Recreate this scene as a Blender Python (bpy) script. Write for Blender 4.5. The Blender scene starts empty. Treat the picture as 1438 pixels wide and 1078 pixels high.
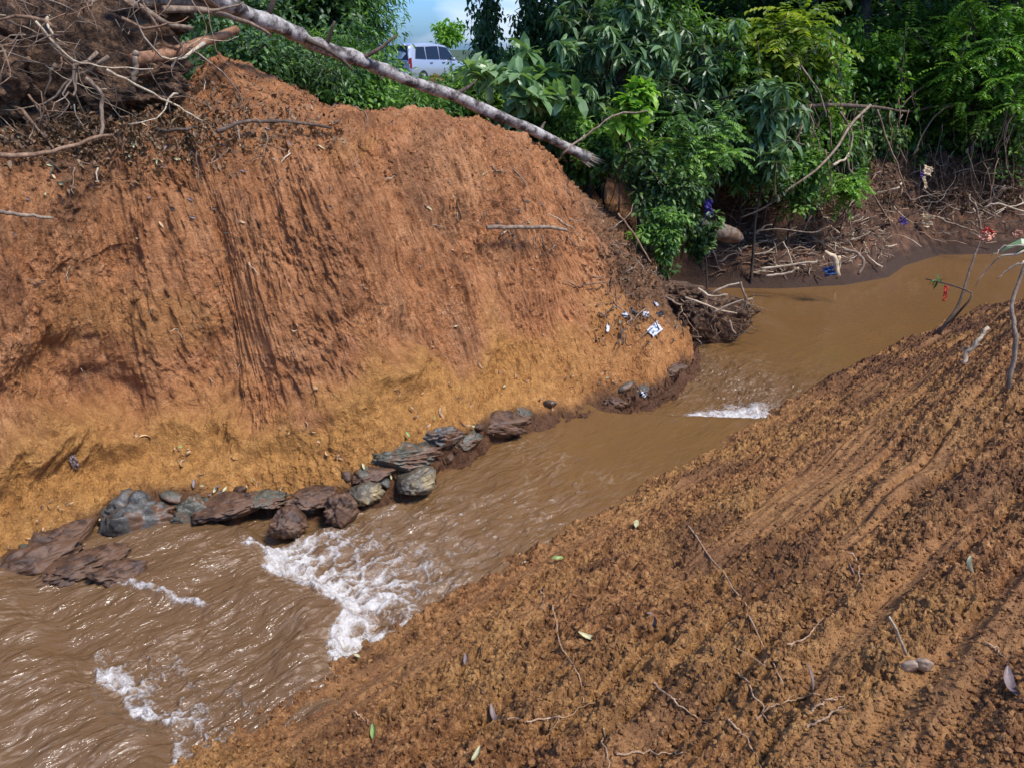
import bpy, math, random
import numpy as np
from mathutils import Vector, Matrix, Euler
from mathutils.bvhtree import BVHTree

# ------------------------------------------------------------------ camera, sky, sun, exposure
SC = bpy.context.scene
COL = SC.collection
R = math.radians
F, HZ = 1129.0, 66.0                       # focal length in photo pixels, horizon row
PITCH = math.atan((539 - HZ) / F)
camd = bpy.data.cameras.new('camera'); cam = bpy.data.objects.new('camera', camd); COL.objects.link(cam)
cam.location = (0, 0, 0); cam.rotation_euler = (math.pi / 2 - PITCH, 0, 0)
camd.sensor_width = 36.0; camd.lens = 36.0 * F / 1438.0
camd.clip_start = 0.05; camd.clip_end = 3000
SC.camera = cam
SUN_EL, SUN_AZ = R(58), R(122)             # azimuth clockwise from +Y: behind the camera, to its right
w = bpy.data.worlds.new('World'); SC.world = w; w.use_nodes = True
nt = w.node_tree; nt.nodes.clear()
wo = nt.nodes.new('ShaderNodeOutputWorld'); bg = nt.nodes.new('ShaderNodeBackground')
sk = nt.nodes.new('ShaderNodeTexSky'); sk.sky_type = 'NISHITA'; sk.sun_disc = False
sk.sun_elevation = SUN_EL; sk.sun_rotation = SUN_AZ; sk.air_density = 1.0; sk.dust_density = 1.2; sk.ozone_density = 1.4
bg.inputs[1].default_value = 0.14
# soft cloud patches mixed over the sky
tc = nt.nodes.new('ShaderNodeTexCoord'); mp = nt.nodes.new('ShaderNodeMapping'); mp.inputs['Scale'].default_value = (3, 3, 9)
cn = nt.nodes.new('ShaderNodeTexNoise'); cn.inputs['Scale'].default_value = 1.6; cn.inputs['Detail'].default_value = 8
cr = nt.nodes.new('ShaderNodeValToRGB'); cr.color_ramp.elements[0].position = 0.52; cr.color_ramp.elements[1].position = 0.80
mx = nt.nodes.new('ShaderNodeMix'); mx.data_type = 'RGBA'; mx.inputs[7].default_value = (6.0, 6.6, 7.6, 1)
nt.links.new(tc.outputs['Generated'], mp.inputs[0]); nt.links.new(mp.outputs[0], cn.inputs['Vector'])
nt.links.new(cn.outputs['Fac'], cr.inputs[0]); nt.links.new(cr.outputs[0], mx.inputs[0])
tn = nt.nodes.new('ShaderNodeMix'); tn.data_type = 'RGBA'; tn.blend_type = 'MULTIPLY'; tn.inputs[0].default_value = 1.0; tn.inputs[7].default_value = (0.44, 0.76, 1.34, 1)
nt.links.new(sk.outputs[0], tn.inputs[6]); nt.links.new(tn.outputs[2], mx.inputs[6]); nt.links.new(mx.outputs[2], bg.inputs[0]); nt.links.new(bg.outputs[0], wo.inputs[0])
sund = bpy.data.lights.new('sun', 'SUN'); sun = bpy.data.objects.new('sun', sund); COL.objects.link(sun)
sund.energy = 3.7; sund.angle = R(16); sund.color = (1.0, 0.94, 0.85)
sdir = Vector((math.sin(SUN_AZ) * math.cos(SUN_EL), math.cos(SUN_AZ) * math.cos(SUN_EL), math.sin(SUN_EL)))
sun.rotation_euler = sdir.to_track_quat('Z', 'Y').to_euler(); sun.location = (0, 0, 20)
SC.view_settings.view_transform = 'Standard'; SC.view_settings.look = 'None'
SC.view_settings.exposure = 0.36; SC.view_settings.gamma = 1.0
SC.render.engine = 'CYCLES'
SC.cycles.use_denoising = True; SC.cycles.max_bounces = 6; SC.cycles.diffuse_bounces = 3
SC.cycles.glossy_bounces = 3; SC.cycles.transmission_bounces = 4; SC.cycles.transparent_max_bounces = 6
SC.cycles.sample_clamp_indirect = 6

# ------------------------------------------------------------------ helpers
Q = 1.0                                    # mesh fineness
rnd = random.Random(7)
NR = np.random.default_rng(11)
cP, sP = math.cos(PITCH), math.sin(PITCH)

def ray(px, py):
    a = (px - 719) / F; b = (539 - py) / F
    return Vector((a, cP + b * sP, -sP + b * cP))
def P(px, py, d):                          # point d metres (level distance) out in the direction of a photo pixel
    r = ray(px, py); return r * (d / math.hypot(r.x, r.y))
def Z(px, py, z):
    r = ray(px, py); return r * (z / r.z)

def _h(ix, iy, s):
    h = ix.astype(np.int32).astype(np.uint32) * np.uint32(374761393) + iy.astype(np.int32).astype(np.uint32) * np.uint32(668265263) + np.uint32((s * 974634777) & 0xffffffff)
    h = (h ^ (h >> np.uint32(13))) * np.uint32(1274126177)
    h = (h ^ (h >> np.uint32(15))) * np.uint32(2246822519)
    return h ^ (h >> np.uint32(16))
def gn(x, y, s=0):                         # gradient noise, about -0.7..0.7
    x = np.asarray(x, np.float32); y = np.asarray(y, np.float32); ix = np.floor(x); iy = np.floor(y); fx = x - ix; fy = y - iy
    u = fx * fx * fx * (fx * (fx * 6 - 15) + 10); v = fy * fy * fy * (fy * (fy * 6 - 15) + 10)
    def g(dx, dy):
        a = _h(ix + dx, iy + dy, s).astype(np.float32) * np.float32(2 * math.pi / 4294967296.0)
        return np.cos(a) * (fx - dx) + np.sin(a) * (fy - dy)
    n0 = g(0, 0) * (1 - u) + g(1, 0) * u; n1 = g(0, 1) * (1 - u) + g(1, 1) * u
    return n0 * (1 - v) + n1 * v
def fbm(x, y, o=4, s=0, gain=0.5):
    t = 0; a = 1.0
    for i in range(o):
        t = t + a * gn(x, y, s + i * 17); x = x * 2.03 + 3.1; y = y * 2.03 - 1.7; a *= gain
    return t
def worley(x, y, s=0):                     # distance to nearest cell point and that cell's random value
    x = np.asarray(x, np.float32); y = np.asarray(y, np.float32); ix = np.floor(x); iy = np.floor(y)
    best = np.full(x.shape, 9.0, np.float32); idv = np.zeros(x.shape, np.float32)
    for dx in (-1, 0, 1):
        for dy in (-1, 0, 1):
            h = _h(ix + dx, iy + dy, s)
            px = ix + dx + (h & np.uint32(0xffff)).astype(np.float32) / 65536.0; py = iy + dy + (h >> np.uint32(16)).astype(np.float32) / 65536.0
            d = (px - x) ** 2 + (py - y) ** 2
            m = d < best
            best = np.where(m, d, best); idv = np.where(m, ((h * np.uint32(7919)) & np.uint32(0xffff)).astype(np.float32) / 65536.0, idv)
    return np.sqrt(best), idv
def clods(x, y, size, s=0):                # rounded lumps with creases between
    x = x / size + 0.25 * gn(x / size * 1.7, y / size * 1.7, s + 5); y = y / size + 0.25 * gn(x * 1.7 + 9, y / size * 1.7, s + 6)
    d, i = worley(x, y, s)
    return np.clip(1 - d * d * 1.6, 0, 1) * (0.25 + 0.75 * i)
def sst(a, b, x):
    t = np.clip((x - a) / (b - a), 0, 1); return t * t * (3 - 2 * t)

def mesh_np(name, V, Fc, smooth=True, attrs=None):
    V = np.asarray(V, np.float32); Fc = np.asarray(Fc, np.int32)
    me = bpy.data.meshes.new(name); k = Fc.shape[1]
    me.vertices.add(len(V)); me.vertices.foreach_set('co', V.ravel())
    me.loops.add(Fc.size); me.loops.foreach_set('vertex_index', Fc.ravel())
    me.polygons.add(len(Fc)); me.polygons.foreach_set('loop_start', np.arange(0, Fc.size, k, dtype=np.int32))
    me.polygons.foreach_set('use_smooth', np.full(len(Fc), smooth))
    for an, av in (attrs or {}).items():
        a = me.attributes.new(an, 'FLOAT', 'POINT'); a.data.foreach_set('value', np.asarray(av, np.float32).ravel())
    me.update(calc_edges=True); return me

def obj(name, me, mat=None, parent=None, loc=(0, 0, 0), rot=(0, 0, 0), scale=(1, 1, 1)):
    o = bpy.data.objects.new(name, me); COL.objects.link(o)
    if mat and me is not None and not me.materials: me.materials.append(mat)
    o.location = loc; o.rotation_euler = rot; o.scale = scale
    if parent: o.parent = parent
    return o
def tag(o, label=None, cat=None, group=None, kind=None):
    if label: o['label'] = label
    if cat: o['category'] = cat
    if group: o['group'] = group
    if kind: o['kind'] = kind
    return o
def empty(name, loc=(0, 0, 0), rz=0):
    o = bpy.data.objects.new(name, None); COL.objects.link(o); o.location = loc; o.rotation_euler = (0, 0, rz)
    o.empty_display_size = 0.05; return o

class MB:                                  # mesh builder
    def __init__(s): s.V = []; s.F = []; s.A = []
    def add(s, V, Fq, a=0.0):
        o = len(s.V); s.V += [tuple(v) for v in V]; s.F += [tuple(i + o for i in f) for f in Fq]; s.A += [a] * len(V)
    def tube(s, pts, rad, n=6, rough=0.0, a=0.0, caps=True):
        pts = [Vector(p) for p in pts]; m = len(pts)
        if not hasattr(rad, '__len__'): rad = [rad] * m
        V = []; up = None
        for i, p in enumerate(pts):
            t = (pts[min(i + 1, m - 1)] - pts[max(i - 1, 0)])
            if t.length < 1e-9: t = Vector((0, 0, 1))
            t.normalize()
            if up is None: up = t.orthogonal().normalized()
            up = (up - t * up.dot(t)); up = up.normalized() if up.length > 1e-6 else t.orthogonal().normalized()
            b = t.cross(up)
            for k in range(n):
                an = 2 * math.pi * k / n; r = rad[i] * (1 + (rnd.uniform(-rough, rough) if rough else 0))
                V.append(p + (up * math.cos(an) + b * math.sin(an)) * r)
        Fq = []
        for i in range(m - 1):
            for k in range(n):
                k2 = (k + 1) % n; Fq.append((i * n + k, i * n + k2, (i + 1) * n + k2, (i + 1) * n + k))
        if caps: Fq.append(tuple(range(n - 1, -1, -1))); Fq.append(tuple((m - 1) * n + k for k in range(n)))
        s.add(V, Fq, a)
    def box(s, c, d, rz=0.0, taper=1.0):
        c = Vector(c); V = []
        for z in (-1, 1):
            for x, y in ((-1, -1), (1, -1), (1, 1), (-1, 1)):
                q = taper if z > 0 else 1.0; v = Vector((x * d[0] / 2 * q, y * d[1] / 2 * q, z * d[2] / 2)); v.rotate(Euler((0, 0, rz))); V.append(c + v)
        s.add(V, [(3, 2, 1, 0), (4, 5, 6, 7), (0, 1, 5, 4), (1, 2, 6, 5), (2, 3, 7, 6), (3, 0, 4, 7)])
    def build(s, name, mat, parent=None, loc=None, smooth=True):
        if loc is None and parent is None:
            loc = Vector((sum(v[0] for v in s.V) / len(s.V), sum(v[1] for v in s.V) / len(s.V), min(v[2] for v in s.V)))
        loc = Vector(loc) if loc is not None else Vector((0, 0, 0))
        off = loc if parent is None else Vector((0, 0, 0))
        me = bpy.data.meshes.new(name)
        me.from_pydata([(v[0] - off.x, v[1] - off.y, v[2] - off.z) for v in s.V], [], s.F); me.update()
        me.polygons.foreach_set('use_smooth', [smooth] * len(me.polygons))
        at = me.attributes.new('rv', 'FLOAT', 'POINT'); at.data.foreach_set('value', s.A)
        o = obj(name, me, mat, parent); o.location = off if parent is None else (0, 0, 0)
        return o

def curvy(pts, n=10, wob=0.0, seed=None):  # Catmull-Rom through points, with a little wander
    r = random.Random(seed) if seed is not None else rnd
    pts = [Vector(p) for p in pts]; q = [pts[0] * 2 - pts[1]] + pts + [pts[-1] * 2 - pts[-2]]
    out = []; segs = len(pts) - 1; per = max(1, n // segs)
    for i in range(segs):
        a, b, c, d = q[i:i + 4]
        for k in range(per):
            t = k / per
            out.append(0.5 * ((2 * b) + (c - a) * t + (2 * a - 5 * b + 4 * c - d) * t * t + (3 * b - a - 3 * c + d) * t ** 3))
    out.append(pts[-1])
    if wob:
        w = Vector((0, 0, 0))
        for i in range(1, len(out) - 1):
            w = w * 0.6 + Vector((r.gauss(0, wob), r.gauss(0, wob), r.gauss(0, wob))); out[i] = out[i] + w
    return out
def wander(p0, d, L, n=8, bend=0.3, grav=0.0):
    p = Vector(p0); d = Vector(d).normalized(); out = [p.copy()]
    for i in range(n):
        d = (d + Vector((rnd.gauss(0, bend), rnd.gauss(0, bend), rnd.gauss(0, bend) - grav))).normalized()
        p = p + d * (L / n); out.append(p.copy())
    return out
def rads(r0, r1, n): return [r0 + (r1 - r0) * i / (n - 1) for i in range(n)]

# ------------------------------------------------------------------ materials
def mat_new(name):
    m = bpy.data.materials.new(name); m.use_nodes = True; n = m.node_tree; n.nodes.clear()
    out = n.nodes.new('ShaderNodeOutputMaterial'); b = n.nodes.new('ShaderNodeBsdfPrincipled'); n.links.new(b.outputs[0], out.inputs[0])
    return m, n, b
def N(n, t, **k):
    x = n.nodes.new(t)
    for a, v in k.items():
        if a in x.inputs: x.inputs[a].default_value = v
        else: setattr(x, a, v)
    return x
def ramp(n, src, stops):
    r = n.nodes.new('ShaderNodeValToRGB'); e = r.color_ramp.elements
    while len(e) < len(stops): e.new(0.5)
    for el, (p, c) in zip(e, stops): el.position = p; el.color = (*c, 1)
    n.links.new(src, r.inputs[0]); return r.outputs[0]
def noise(n, vec, scale, detail=5, rough=0.6, dist=0.0):
    x = N(n, 'ShaderNodeTexNoise', Scale=scale, Detail=detail, Roughness=rough, Distortion=dist)
    if vec: n.links.new(vec, x.inputs['Vector'])
    return x.outputs['Fac']
def mixc(n, fac, a, b, blend='MIX'):
    x = n.nodes.new('ShaderNodeMix'); x.data_type = 'RGBA'; x.blend_type = blend
    for s, v in ((0, fac), (6, a), (7, b)):
        if isinstance(v, (int, float)): x.inputs[s].default_value = v
        elif isinstance(v, tuple): x.inputs[s].default_value = (*v, 1)
        else: n.links.new(v, x.inputs[s])
    return x.outputs[2]
def math_(n, op, a, b=0.0, c=None):
    x = n.nodes.new('ShaderNodeMath'); x.operation = op
    for i, v in enumerate((a, b, c)):
        if v is None: continue
        if isinstance(v, (int, float)): x.inputs[i].default_value = v
        else: n.links.new(v, x.inputs[i])
    return x.outputs[0]
def bump(n, h, st, dist, prev=None):
    x = N(n, 'ShaderNodeBump', Strength=st, Distance=dist); n.links.new(h, x.inputs['Height'])
    if prev: n.links.new(prev, x.inputs['Normal'])
    return x.outputs[0]
def attr(n, name):
    x = n.nodes.new('ShaderNodeAttribute'); x.attribute_name = name; return x.outputs['Fac']
def objco(n, scale=None):
    t = n.nodes.new('ShaderNodeTexCoord')
    if scale is None: return t.outputs['Object']
    m = n.nodes.new('ShaderNodeMapping'); m.inputs['Scale'].default_value = scale; n.links.new(t.outputs['Object'], m.inputs[0]); return m.outputs[0]

def soil_mat(name, zones=True):
    m, n, b = mat_new(name); oc = objco(n)
    n1 = noise(n, oc, 2.3, 6, 0.65); n2 = noise(n, oc, 16, 6, 0.7); n3 = noise(n, oc, 90, 4, 0.7)
    red = ramp(n, n1, [(0.3, (0.27, 0.098, 0.033)), (0.5, (0.50, 0.205, 0.072)), (0.72, (0.66, 0.32, 0.135))])
    red = mixc(n, math_(n, 'MULTIPLY', n2, 0.55), red, ramp(n, n2, [(0.35, (0.20, 0.08, 0.032)), (0.65, (0.68, 0.36, 0.18))]))
    yel = ramp(n, n2, [(0.3, (0.34, 0.155, 0.042)), (0.55, (0.58, 0.285, 0.075)), (0.75, (0.70, 0.39, 0.13))])
    brn = ramp(n, n2, [(0.3, (0.10, 0.05, 0.025)), (0.6, (0.28, 0.15, 0.075)), (0.75, (0.42, 0.24, 0.13))])
    c = mixc(n, attr(n, 'yel'), red, yel); c = mixc(n, attr(n, 'brn'), c, brn)
    c = mixc(n, attr(n, 'wet'), c, (0.075, 0.040, 0.024))
    sp = ramp(n, n3, [(0.33, (0.62, 0.55, 0.5)), (0.5, (1, 1, 1)), (0.72, (1.25, 1.2, 1.15))])
    c = mixc(n, 0.8, c, sp, 'MULTIPLY')
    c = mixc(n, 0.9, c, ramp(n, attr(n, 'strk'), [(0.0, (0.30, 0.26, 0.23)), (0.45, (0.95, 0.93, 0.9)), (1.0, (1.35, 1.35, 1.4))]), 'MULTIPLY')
    n.links.new(c, b.inputs['Base Color'])
    rg = math_(n, 'MULTIPLY_ADD', attr(n, 'wet'), -0.5, 0.82); n.links.new(rg, b.inputs['Roughness'])
    b.inputs['Specular IOR Level'].default_value = 0.28
    nb = bump(n, noise(n, oc, 45, 5, 0.75), 0.7, 0.02); nb = bump(n, n3, 0.9, 0.008, nb); n.links.new(nb, b.inputs['Normal'])
    return m
M = {}
M['soil'] = soil_mat('red_soil')

def near_mat():
    m, n, b = mat_new('brown_soil'); oc = objco(n)
    n1 = noise(n, oc, 1.7, 5, 0.6); n2 = noise(n, oc, 26, 6, 0.72); n3 = noise(n, oc, 170, 4, 0.7)
    a = ramp(n, n2, [(0.30, (0.055, 0.022, 0.009)), (0.48, (0.25, 0.110, 0.040)), (0.64, (0.49, 0.255, 0.100)), (0.8, (0.62, 0.36, 0.16))])
    y = ramp(n, n2, [(0.3, (0.17, 0.075, 0.024)), (0.6, (0.47, 0.25, 0.085)), (0.8, (0.6, 0.37, 0.16))])
    c = mixc(n, ramp(n, n1, [(0.42, (0, 0, 0)), (0.66, (1, 1, 1))]), a, y)
    c = mixc(n, attr(n, 'brn'), c, ramp(n, n2, [(0.3, (0.055, 0.024, 0.012)), (0.7, (0.20, 0.092, 0.045))]))
    c = mixc(n, attr(n, 'yel'), c, (0.36, 0.175, 0.07))
    c = mixc(n, attr(n, 'wet'), c, (0.07, 0.033, 0.015))
    sp = ramp(n, n3, [(0.33, (0.55, 0.5, 0.45)), (0.5, (1, 1, 1)), (0.7, (1.3, 1.25, 1.2))])
    c = mixc(n, 0.85, c, sp, 'MULTIPLY'); n.links.new(c, b.inputs['Base Color'])
    rg = math_(n, 'MULTIPLY_ADD', attr(n, 'wet'), -0.4, 0.72); n.links.new(rg, b.inputs['Roughness'])
    b.inputs['Specular IOR Level'].default_value = 0.2
    nb = bump(n, noise(n, oc, 60, 5, 0.75), 0.8, 0.015); nb = bump(n, n3, 0.9, 0.005, nb); n.links.new(nb, b.inputs['Normal'])
    return m
M['near'] = near_mat()

def ground_mat():
    m, n, b = mat_new('forest_floor'); oc = objco(n)
    n2 = noise(n, oc, 9, 6, 0.7); n3 = noise(n, oc, 60, 4, 0.7)
    a = ramp(n, n2, [(0.3, (0.035, 0.018, 0.010)), (0.5, (0.11, 0.052, 0.026)), (0.72, (0.26, 0.125, 0.060))])
    g = ramp(n, n2, [(0.3, (0.018, 0.03, 0.008)), (0.7, (0.075, 0.12, 0.03))])
    c = mixc(n, attr(n, 'grs'), a, g); c = mixc(n, attr(n, 'wet'), c, (0.05, 0.024, 0.012))
    c = mixc(n, 0.8, c, ramp(n, n3, [(0.35, (0.5, 0.5, 0.5)), (0.65, (1.35, 1.3, 1.25))]), 'MULTIPLY')
    n.links.new(c, b.inputs['Base Color']); b.inputs['Roughness'].default_value = 0.9
    n.links.new(bump(n, n3, 0.8, 0.02), b.inputs['Normal']); return m
M['ground'] = ground_mat()

def water_mat():
    m, n, b = mat_new('muddy_water'); oc = objco(n)
    f = attr(n, 'foam'); vv = attr(n, 'turb'); ton = attr(n, 'tone')
    c = mixc(n, ton, (0.165, 0.084, 0.029), (0.150, 0.083, 0.037))
    c = mixc(n, attr(n, 'streak'), c, (0.34, 0.235, 0.15))
    c = mixc(n, ramp(n, noise(n, oc, 5, 4, 0.6), [(0.4, (0, 0, 0)), (0.65, (0.5, 0.5, 0.5))]), c, (0.15, 0.08, 0.033))
    fn = noise(n, oc, 70, 4, 0.8)
    fm = math_(n, 'MULTIPLY', math_(n, 'SUBTRACT', math_(n, 'ADD', f, math_(n, 'MULTIPLY', fn, 1.5)), 1.18), 1.8); fm = math_(n, 'MINIMUM', math_(n, 'MAXIMUM', fm, 0.0), 1.0)
    n.links.new(mixc(n, fm, c, (0.62, 0.575, 0.52)), b.inputs['Base Color'])
    rg = math_(n, 'MULTIPLY_ADD', fm, 0.45, 0.05); n.links.new(rg, b.inputs['Roughness'])
    b.inputs['IOR'].default_value = 1.33; b.inputs['Specular IOR Level'].default_value = 0.75
    mpn = n.nodes.new('ShaderNodeMapping'); mpn.inputs['Scale'].default_value = (0.5, 1.5, 1)
    mpr = n.nodes.new('ShaderNodeMapping'); mpr.inputs['Rotation'].default_value = (0, 0, -R(43.8)); n.links.new(oc, mpr.inputs[0]); n.links.new(mpr.outputs[0], mpn.inputs[0])
    h1 = noise(n, mpn.outputs[0], 13, 2, 0.45, 1.0); h2 = noise(n, mpn.outputs[0], 60, 2, 0.5, 0.8)
    hb = math_(n, 'MULTIPLY', math_(n, 'ADD', h1, math_(n, 'MULTIPLY', h2, 0.3)), math_(n, 'ADD', vv, 0.05))
    nb = bump(n, hb, 1.0, 0.02); nb = bump(n, math_(n, 'MULTIPLY', fn, fm), 0.6, 0.01, nb)
    n.links.new(nb, b.inputs['Normal']); return m
M['water'] = water_mat()

def leaf_mat(name, dark, mid, light, trans=0.35, rough=0.38, tr_col=None):
    m, n, b = mat_new(name); a = attr(n, 'rv')
    c = ramp(n, a, [(0.0, dark), (0.5, mid), (1.0, light)])
    c = mixc(n, 0.14, c, (0.11, 0.10, 0.06))
    n.links.new(c, b.inputs['Base Color']); b.inputs['Roughness'].default_value = rough
    b.inputs['Specular IOR Level'].default_value = 0.35
    t = n.nodes.new('ShaderNodeBsdfTranslucent'); ms = n.nodes.new('ShaderNodeMixShader'); ms.inputs[0].default_value = trans
    n.links.new(mixc(n, 1.0, c, (1.5, 1.7, 0.6), 'MULTIPLY'), t.inputs[0])
    out = [x for x in n.nodes if x.type == 'OUTPUT_MATERIAL'][0]
    n.links.new(b.outputs[0], ms.inputs[1]); n.links.new(t.outputs[0], ms.inputs[2]); n.links.new(ms.outputs[0], out.inputs[0])
    return m
M['lf_dark'] = leaf_mat('leaf_dark_green', (0.018, 0.046, 0.014), (0.061, 0.140, 0.034), (0.192, 0.313, 0.064), 0.2)
M['lf_blue'] = leaf_mat('leaf_blue_green', (0.038, 0.078, 0.023), (0.111, 0.211, 0.084), (0.297, 0.425, 0.175), 0.2, 0.32)
M['lf_mid'] = leaf_mat('leaf_mid_green', (0.027, 0.065, 0.014), (0.105, 0.237, 0.039), (0.309, 0.516, 0.073), 0.3)
M['lf_bright'] = leaf_mat('leaf_bright_green', (0.046, 0.121, 0.015), (0.139, 0.315, 0.033), (0.371, 0.584, 0.069), 0.35)
M['lf_yellow'] = leaf_mat('leaf_yellow_green', (0.06, 0.12, 0.012), (0.17, 0.26, 0.025), (0.42, 0.46, 0.05), 0.4)
M['lf_pale'] = leaf_mat('leaf_pale_green', (0.07, 0.14, 0.05), (0.15, 0.27, 0.10), (0.32, 0.45, 0.22), 0.3, 0.3)
M['lf_brown'] = leaf_mat('leaf_dry_brown', (0.06, 0.03, 0.015), (0.19, 0.10, 0.05), (0.42, 0.29, 0.16), 0.1, 0.6)

def bark_mat(name, a, bcol, c, scale=14, stretch=(1, 1, 0.35), rough=0.85):
    m, n, b = mat_new(name); oc = objco(n, stretch)
    f = noise(n, oc, scale, 7, 0.7); f2 = noise(n, oc, scale * 6, 4, 0.7)
    col = ramp(n, f, [(0.32, a), (0.5, bcol), (0.7, c)] if 'white' not in name else [(0.41, a), (0.475, bcol), (0.56, c)])
    col = mixc(n, 0.6, col, ramp(n, f2, [(0.35, (0.45, 0.45, 0.45)), (0.6, (1.25, 1.25, 1.25))]), 'MULTIPLY')
    n.links.new(col, b.inputs['Base Color']); b.inputs['Roughness'].default_value = rough
    n.links.new(bump(n, f2, 0.6, 0.006), b.inputs['Normal']); return m
M['bark'] = bark_mat('dark_bark', (0.022, 0.015, 0.010), (0.06, 0.042, 0.030), (0.14, 0.105, 0.08))
M['stick'] = bark_mat('weathered_stick', (0.11, 0.07, 0.042), (0.25, 0.17, 0.11), (0.44, 0.34, 0.24), 20)
M['stickdark'] = bark_mat('dark_stick', (0.04, 0.025, 0.016), (0.10, 0.065, 0.042), (0.22, 0.15, 0.10), 20)
M['root'] = bark_mat('brown_root', (0.09, 0.045, 0.024), (0.24, 0.135, 0.075), (0.42, 0.27, 0.165), 18)
M['rootpale'] = bark_mat('pale_thin_root', (0.22, 0.12, 0.06), (0.40, 0.25, 0.14), (0.55, 0.38, 0.24), 22)
M['pale'] = bark_mat('pale_wood', (0.28, 0.19, 0.11), (0.52, 0.40, 0.26), (0.70, 0.60, 0.44), 16)
M['orangelog'] = bark_mat('orange_bark', (0.12, 0.05, 0.025), (0.30, 0.14, 0.07), (0.44, 0.25, 0.14), 14)
M['birch'] = bark_mat('patchy_white_bark', (0.05, 0.034, 0.027), (0.21, 0.175, 0.15), (0.45, 0.40, 0.35), 9, (1, 1, 1), 0.7)

def rock_mat(name, a, bcol, c, rough=0.45, sc=6):
    m, n, b = mat_new(name); oc = objco(n)
    f = noise(n, oc, sc, 7, 0.7, 0.6); f2 = noise(n, oc, sc * 9, 5, 0.7)
    col = ramp(n, f, [(0.35, a), (0.5, bcol), (0.66, c)])
    col = mixc(n, 0.6, col, ramp(n, f2, [(0.35, (0.5, 0.5, 0.5)), (0.62, (1.3, 1.3, 1.3))]), 'MULTIPLY')
    col = mixc(n, ramp(n, noise(n, oc, sc * 0.9 + 1, 5, 0.65, 0.4), [(0.47, (0, 0, 0)), (0.56, (1, 1, 1))]), col, (0.13, 0.065, 0.032))
    n.links.new(col, b.inputs['Base Color']); b.inputs['Roughness'].default_value = rough
    n.links.new(bump(n, f2, 0.7, 0.008), b.inputs['Normal']); return m
M['rk_grey'] = rock_mat('wet_grey_rock', (0.030, 0.026, 0.022), (0.105, 0.10, 0.085), (0.24, 0.23, 0.19), 0.35)
M['rk_brown'] = rock_mat('brown_rock', (0.028, 0.014, 0.008), (0.10, 0.050, 0.025), (0.22, 0.12, 0.06), 0.55)
M['rk_yellow'] = bark_mat('yellow_patched_rock', (0.04, 0.033, 0.026), (0.12, 0.095, 0.06), (0.46, 0.34, 0.15), 6.5, (1, 1, 1), 0.5)
M['rk_green'] = rock_mat('green_grey_rock', (0.028, 0.026, 0.018), (0.115, 0.105, 0.07), (0.27, 0.24, 0.15), 0.4)

def plain(name, c, rough=0.5, metal=0.0, spec=0.5, coat=0.0, var=0.0):
    m, n, b = mat_new(name)
    if var:
        n.links.new(mixc(n, 1.0, c, ramp(n, noise(n, objco(n), 25, 5, 0.7), [(0.35, (1 - var,) * 3), (0.65, (1 + var * .5,) * 3)]), 'MULTIPLY'), b.inputs['Base Color'])
    else: b.inputs['Base Color'].default_value = (*c, 1)
    b.inputs['Roughness'].default_value = rough; b.inputs['Metallic'].default_value = metal
    b.inputs['Specular IOR Level'].default_value = spec; b.inputs['Coat Weight'].default_value = coat; return m
M['curl'] = plain('curled_pale_leaf', (0.56, 0.36, 0.19), 0.55, var=0.5)
M['leafpale'] = plain('pale_fallen_leaf', (0.46, 0.42, 0.22), 0.5, var=0.4)
M['leafgrey'] = plain('grey_brown_leaf', (0.20, 0.14, 0.12), 0.5, var=0.5)
M['leafgreen'] = plain('green_fallen_leaf', (0.24, 0.33, 0.09), 0.45, var=0.4)
M['plastic'] = plain('white_plastic', (0.62, 0.66, 0.74), 0.35, var=0.15)
M['black'] = plain('black_plastic', (0.02, 0.02, 0.022), 0.4)
M['purple'] = plain('purple_cloth', (0.07, 0.04, 0.22), 0.8, var=0.4)
M['blue'] = plain('blue_cloth', (0.03, 0.07, 0.20), 0.7, var=0.4)
M['cream'] = plain('cream_cloth', (0.66, 0.50, 0.30), 0.8, var=0.35)
M['red'] = plain('red_plastic', (0.62, 0.07, 0.035), 0.5, var=0.4)
M['peach'] = plain('peach_petals', (0.72, 0.34, 0.20), 0.6, var=0.3)
M['sack'] = rock_mat('muddy_grey_sacking', (0.10, 0.08, 0.055), (0.23, 0.18, 0.13), (0.36, 0.30, 0.23), 0.9, 9)
M['sackgreen'] = rock_mat('mossy_green_cloth', (0.03, 0.045, 0.03), (0.11, 0.15, 0.10), (0.24, 0.29, 0.21), 0.8, 12)
M['paint'] = plain('silver_white_paint', (0.42, 0.44, 0.48), 0.3, 0.35, coat=0.8)
M['glass'] = plain('dark_car_glass', (0.012, 0.014, 0.018), 0.08)
M['lamp'] = plain('red_lamp_lens', (0.32, 0.02, 0.02), 0.2)
M['rubber'] = plain('tyre_rubber', (0.02, 0.02, 0.02), 0.8)
M['alloy'] = plain('grey_alloy', (0.4, 0.4, 0.42), 0.35, 0.8)
M['plateink'] = plain('plate_figures', (0.6, 0.6, 0.6), 0.5)

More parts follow.
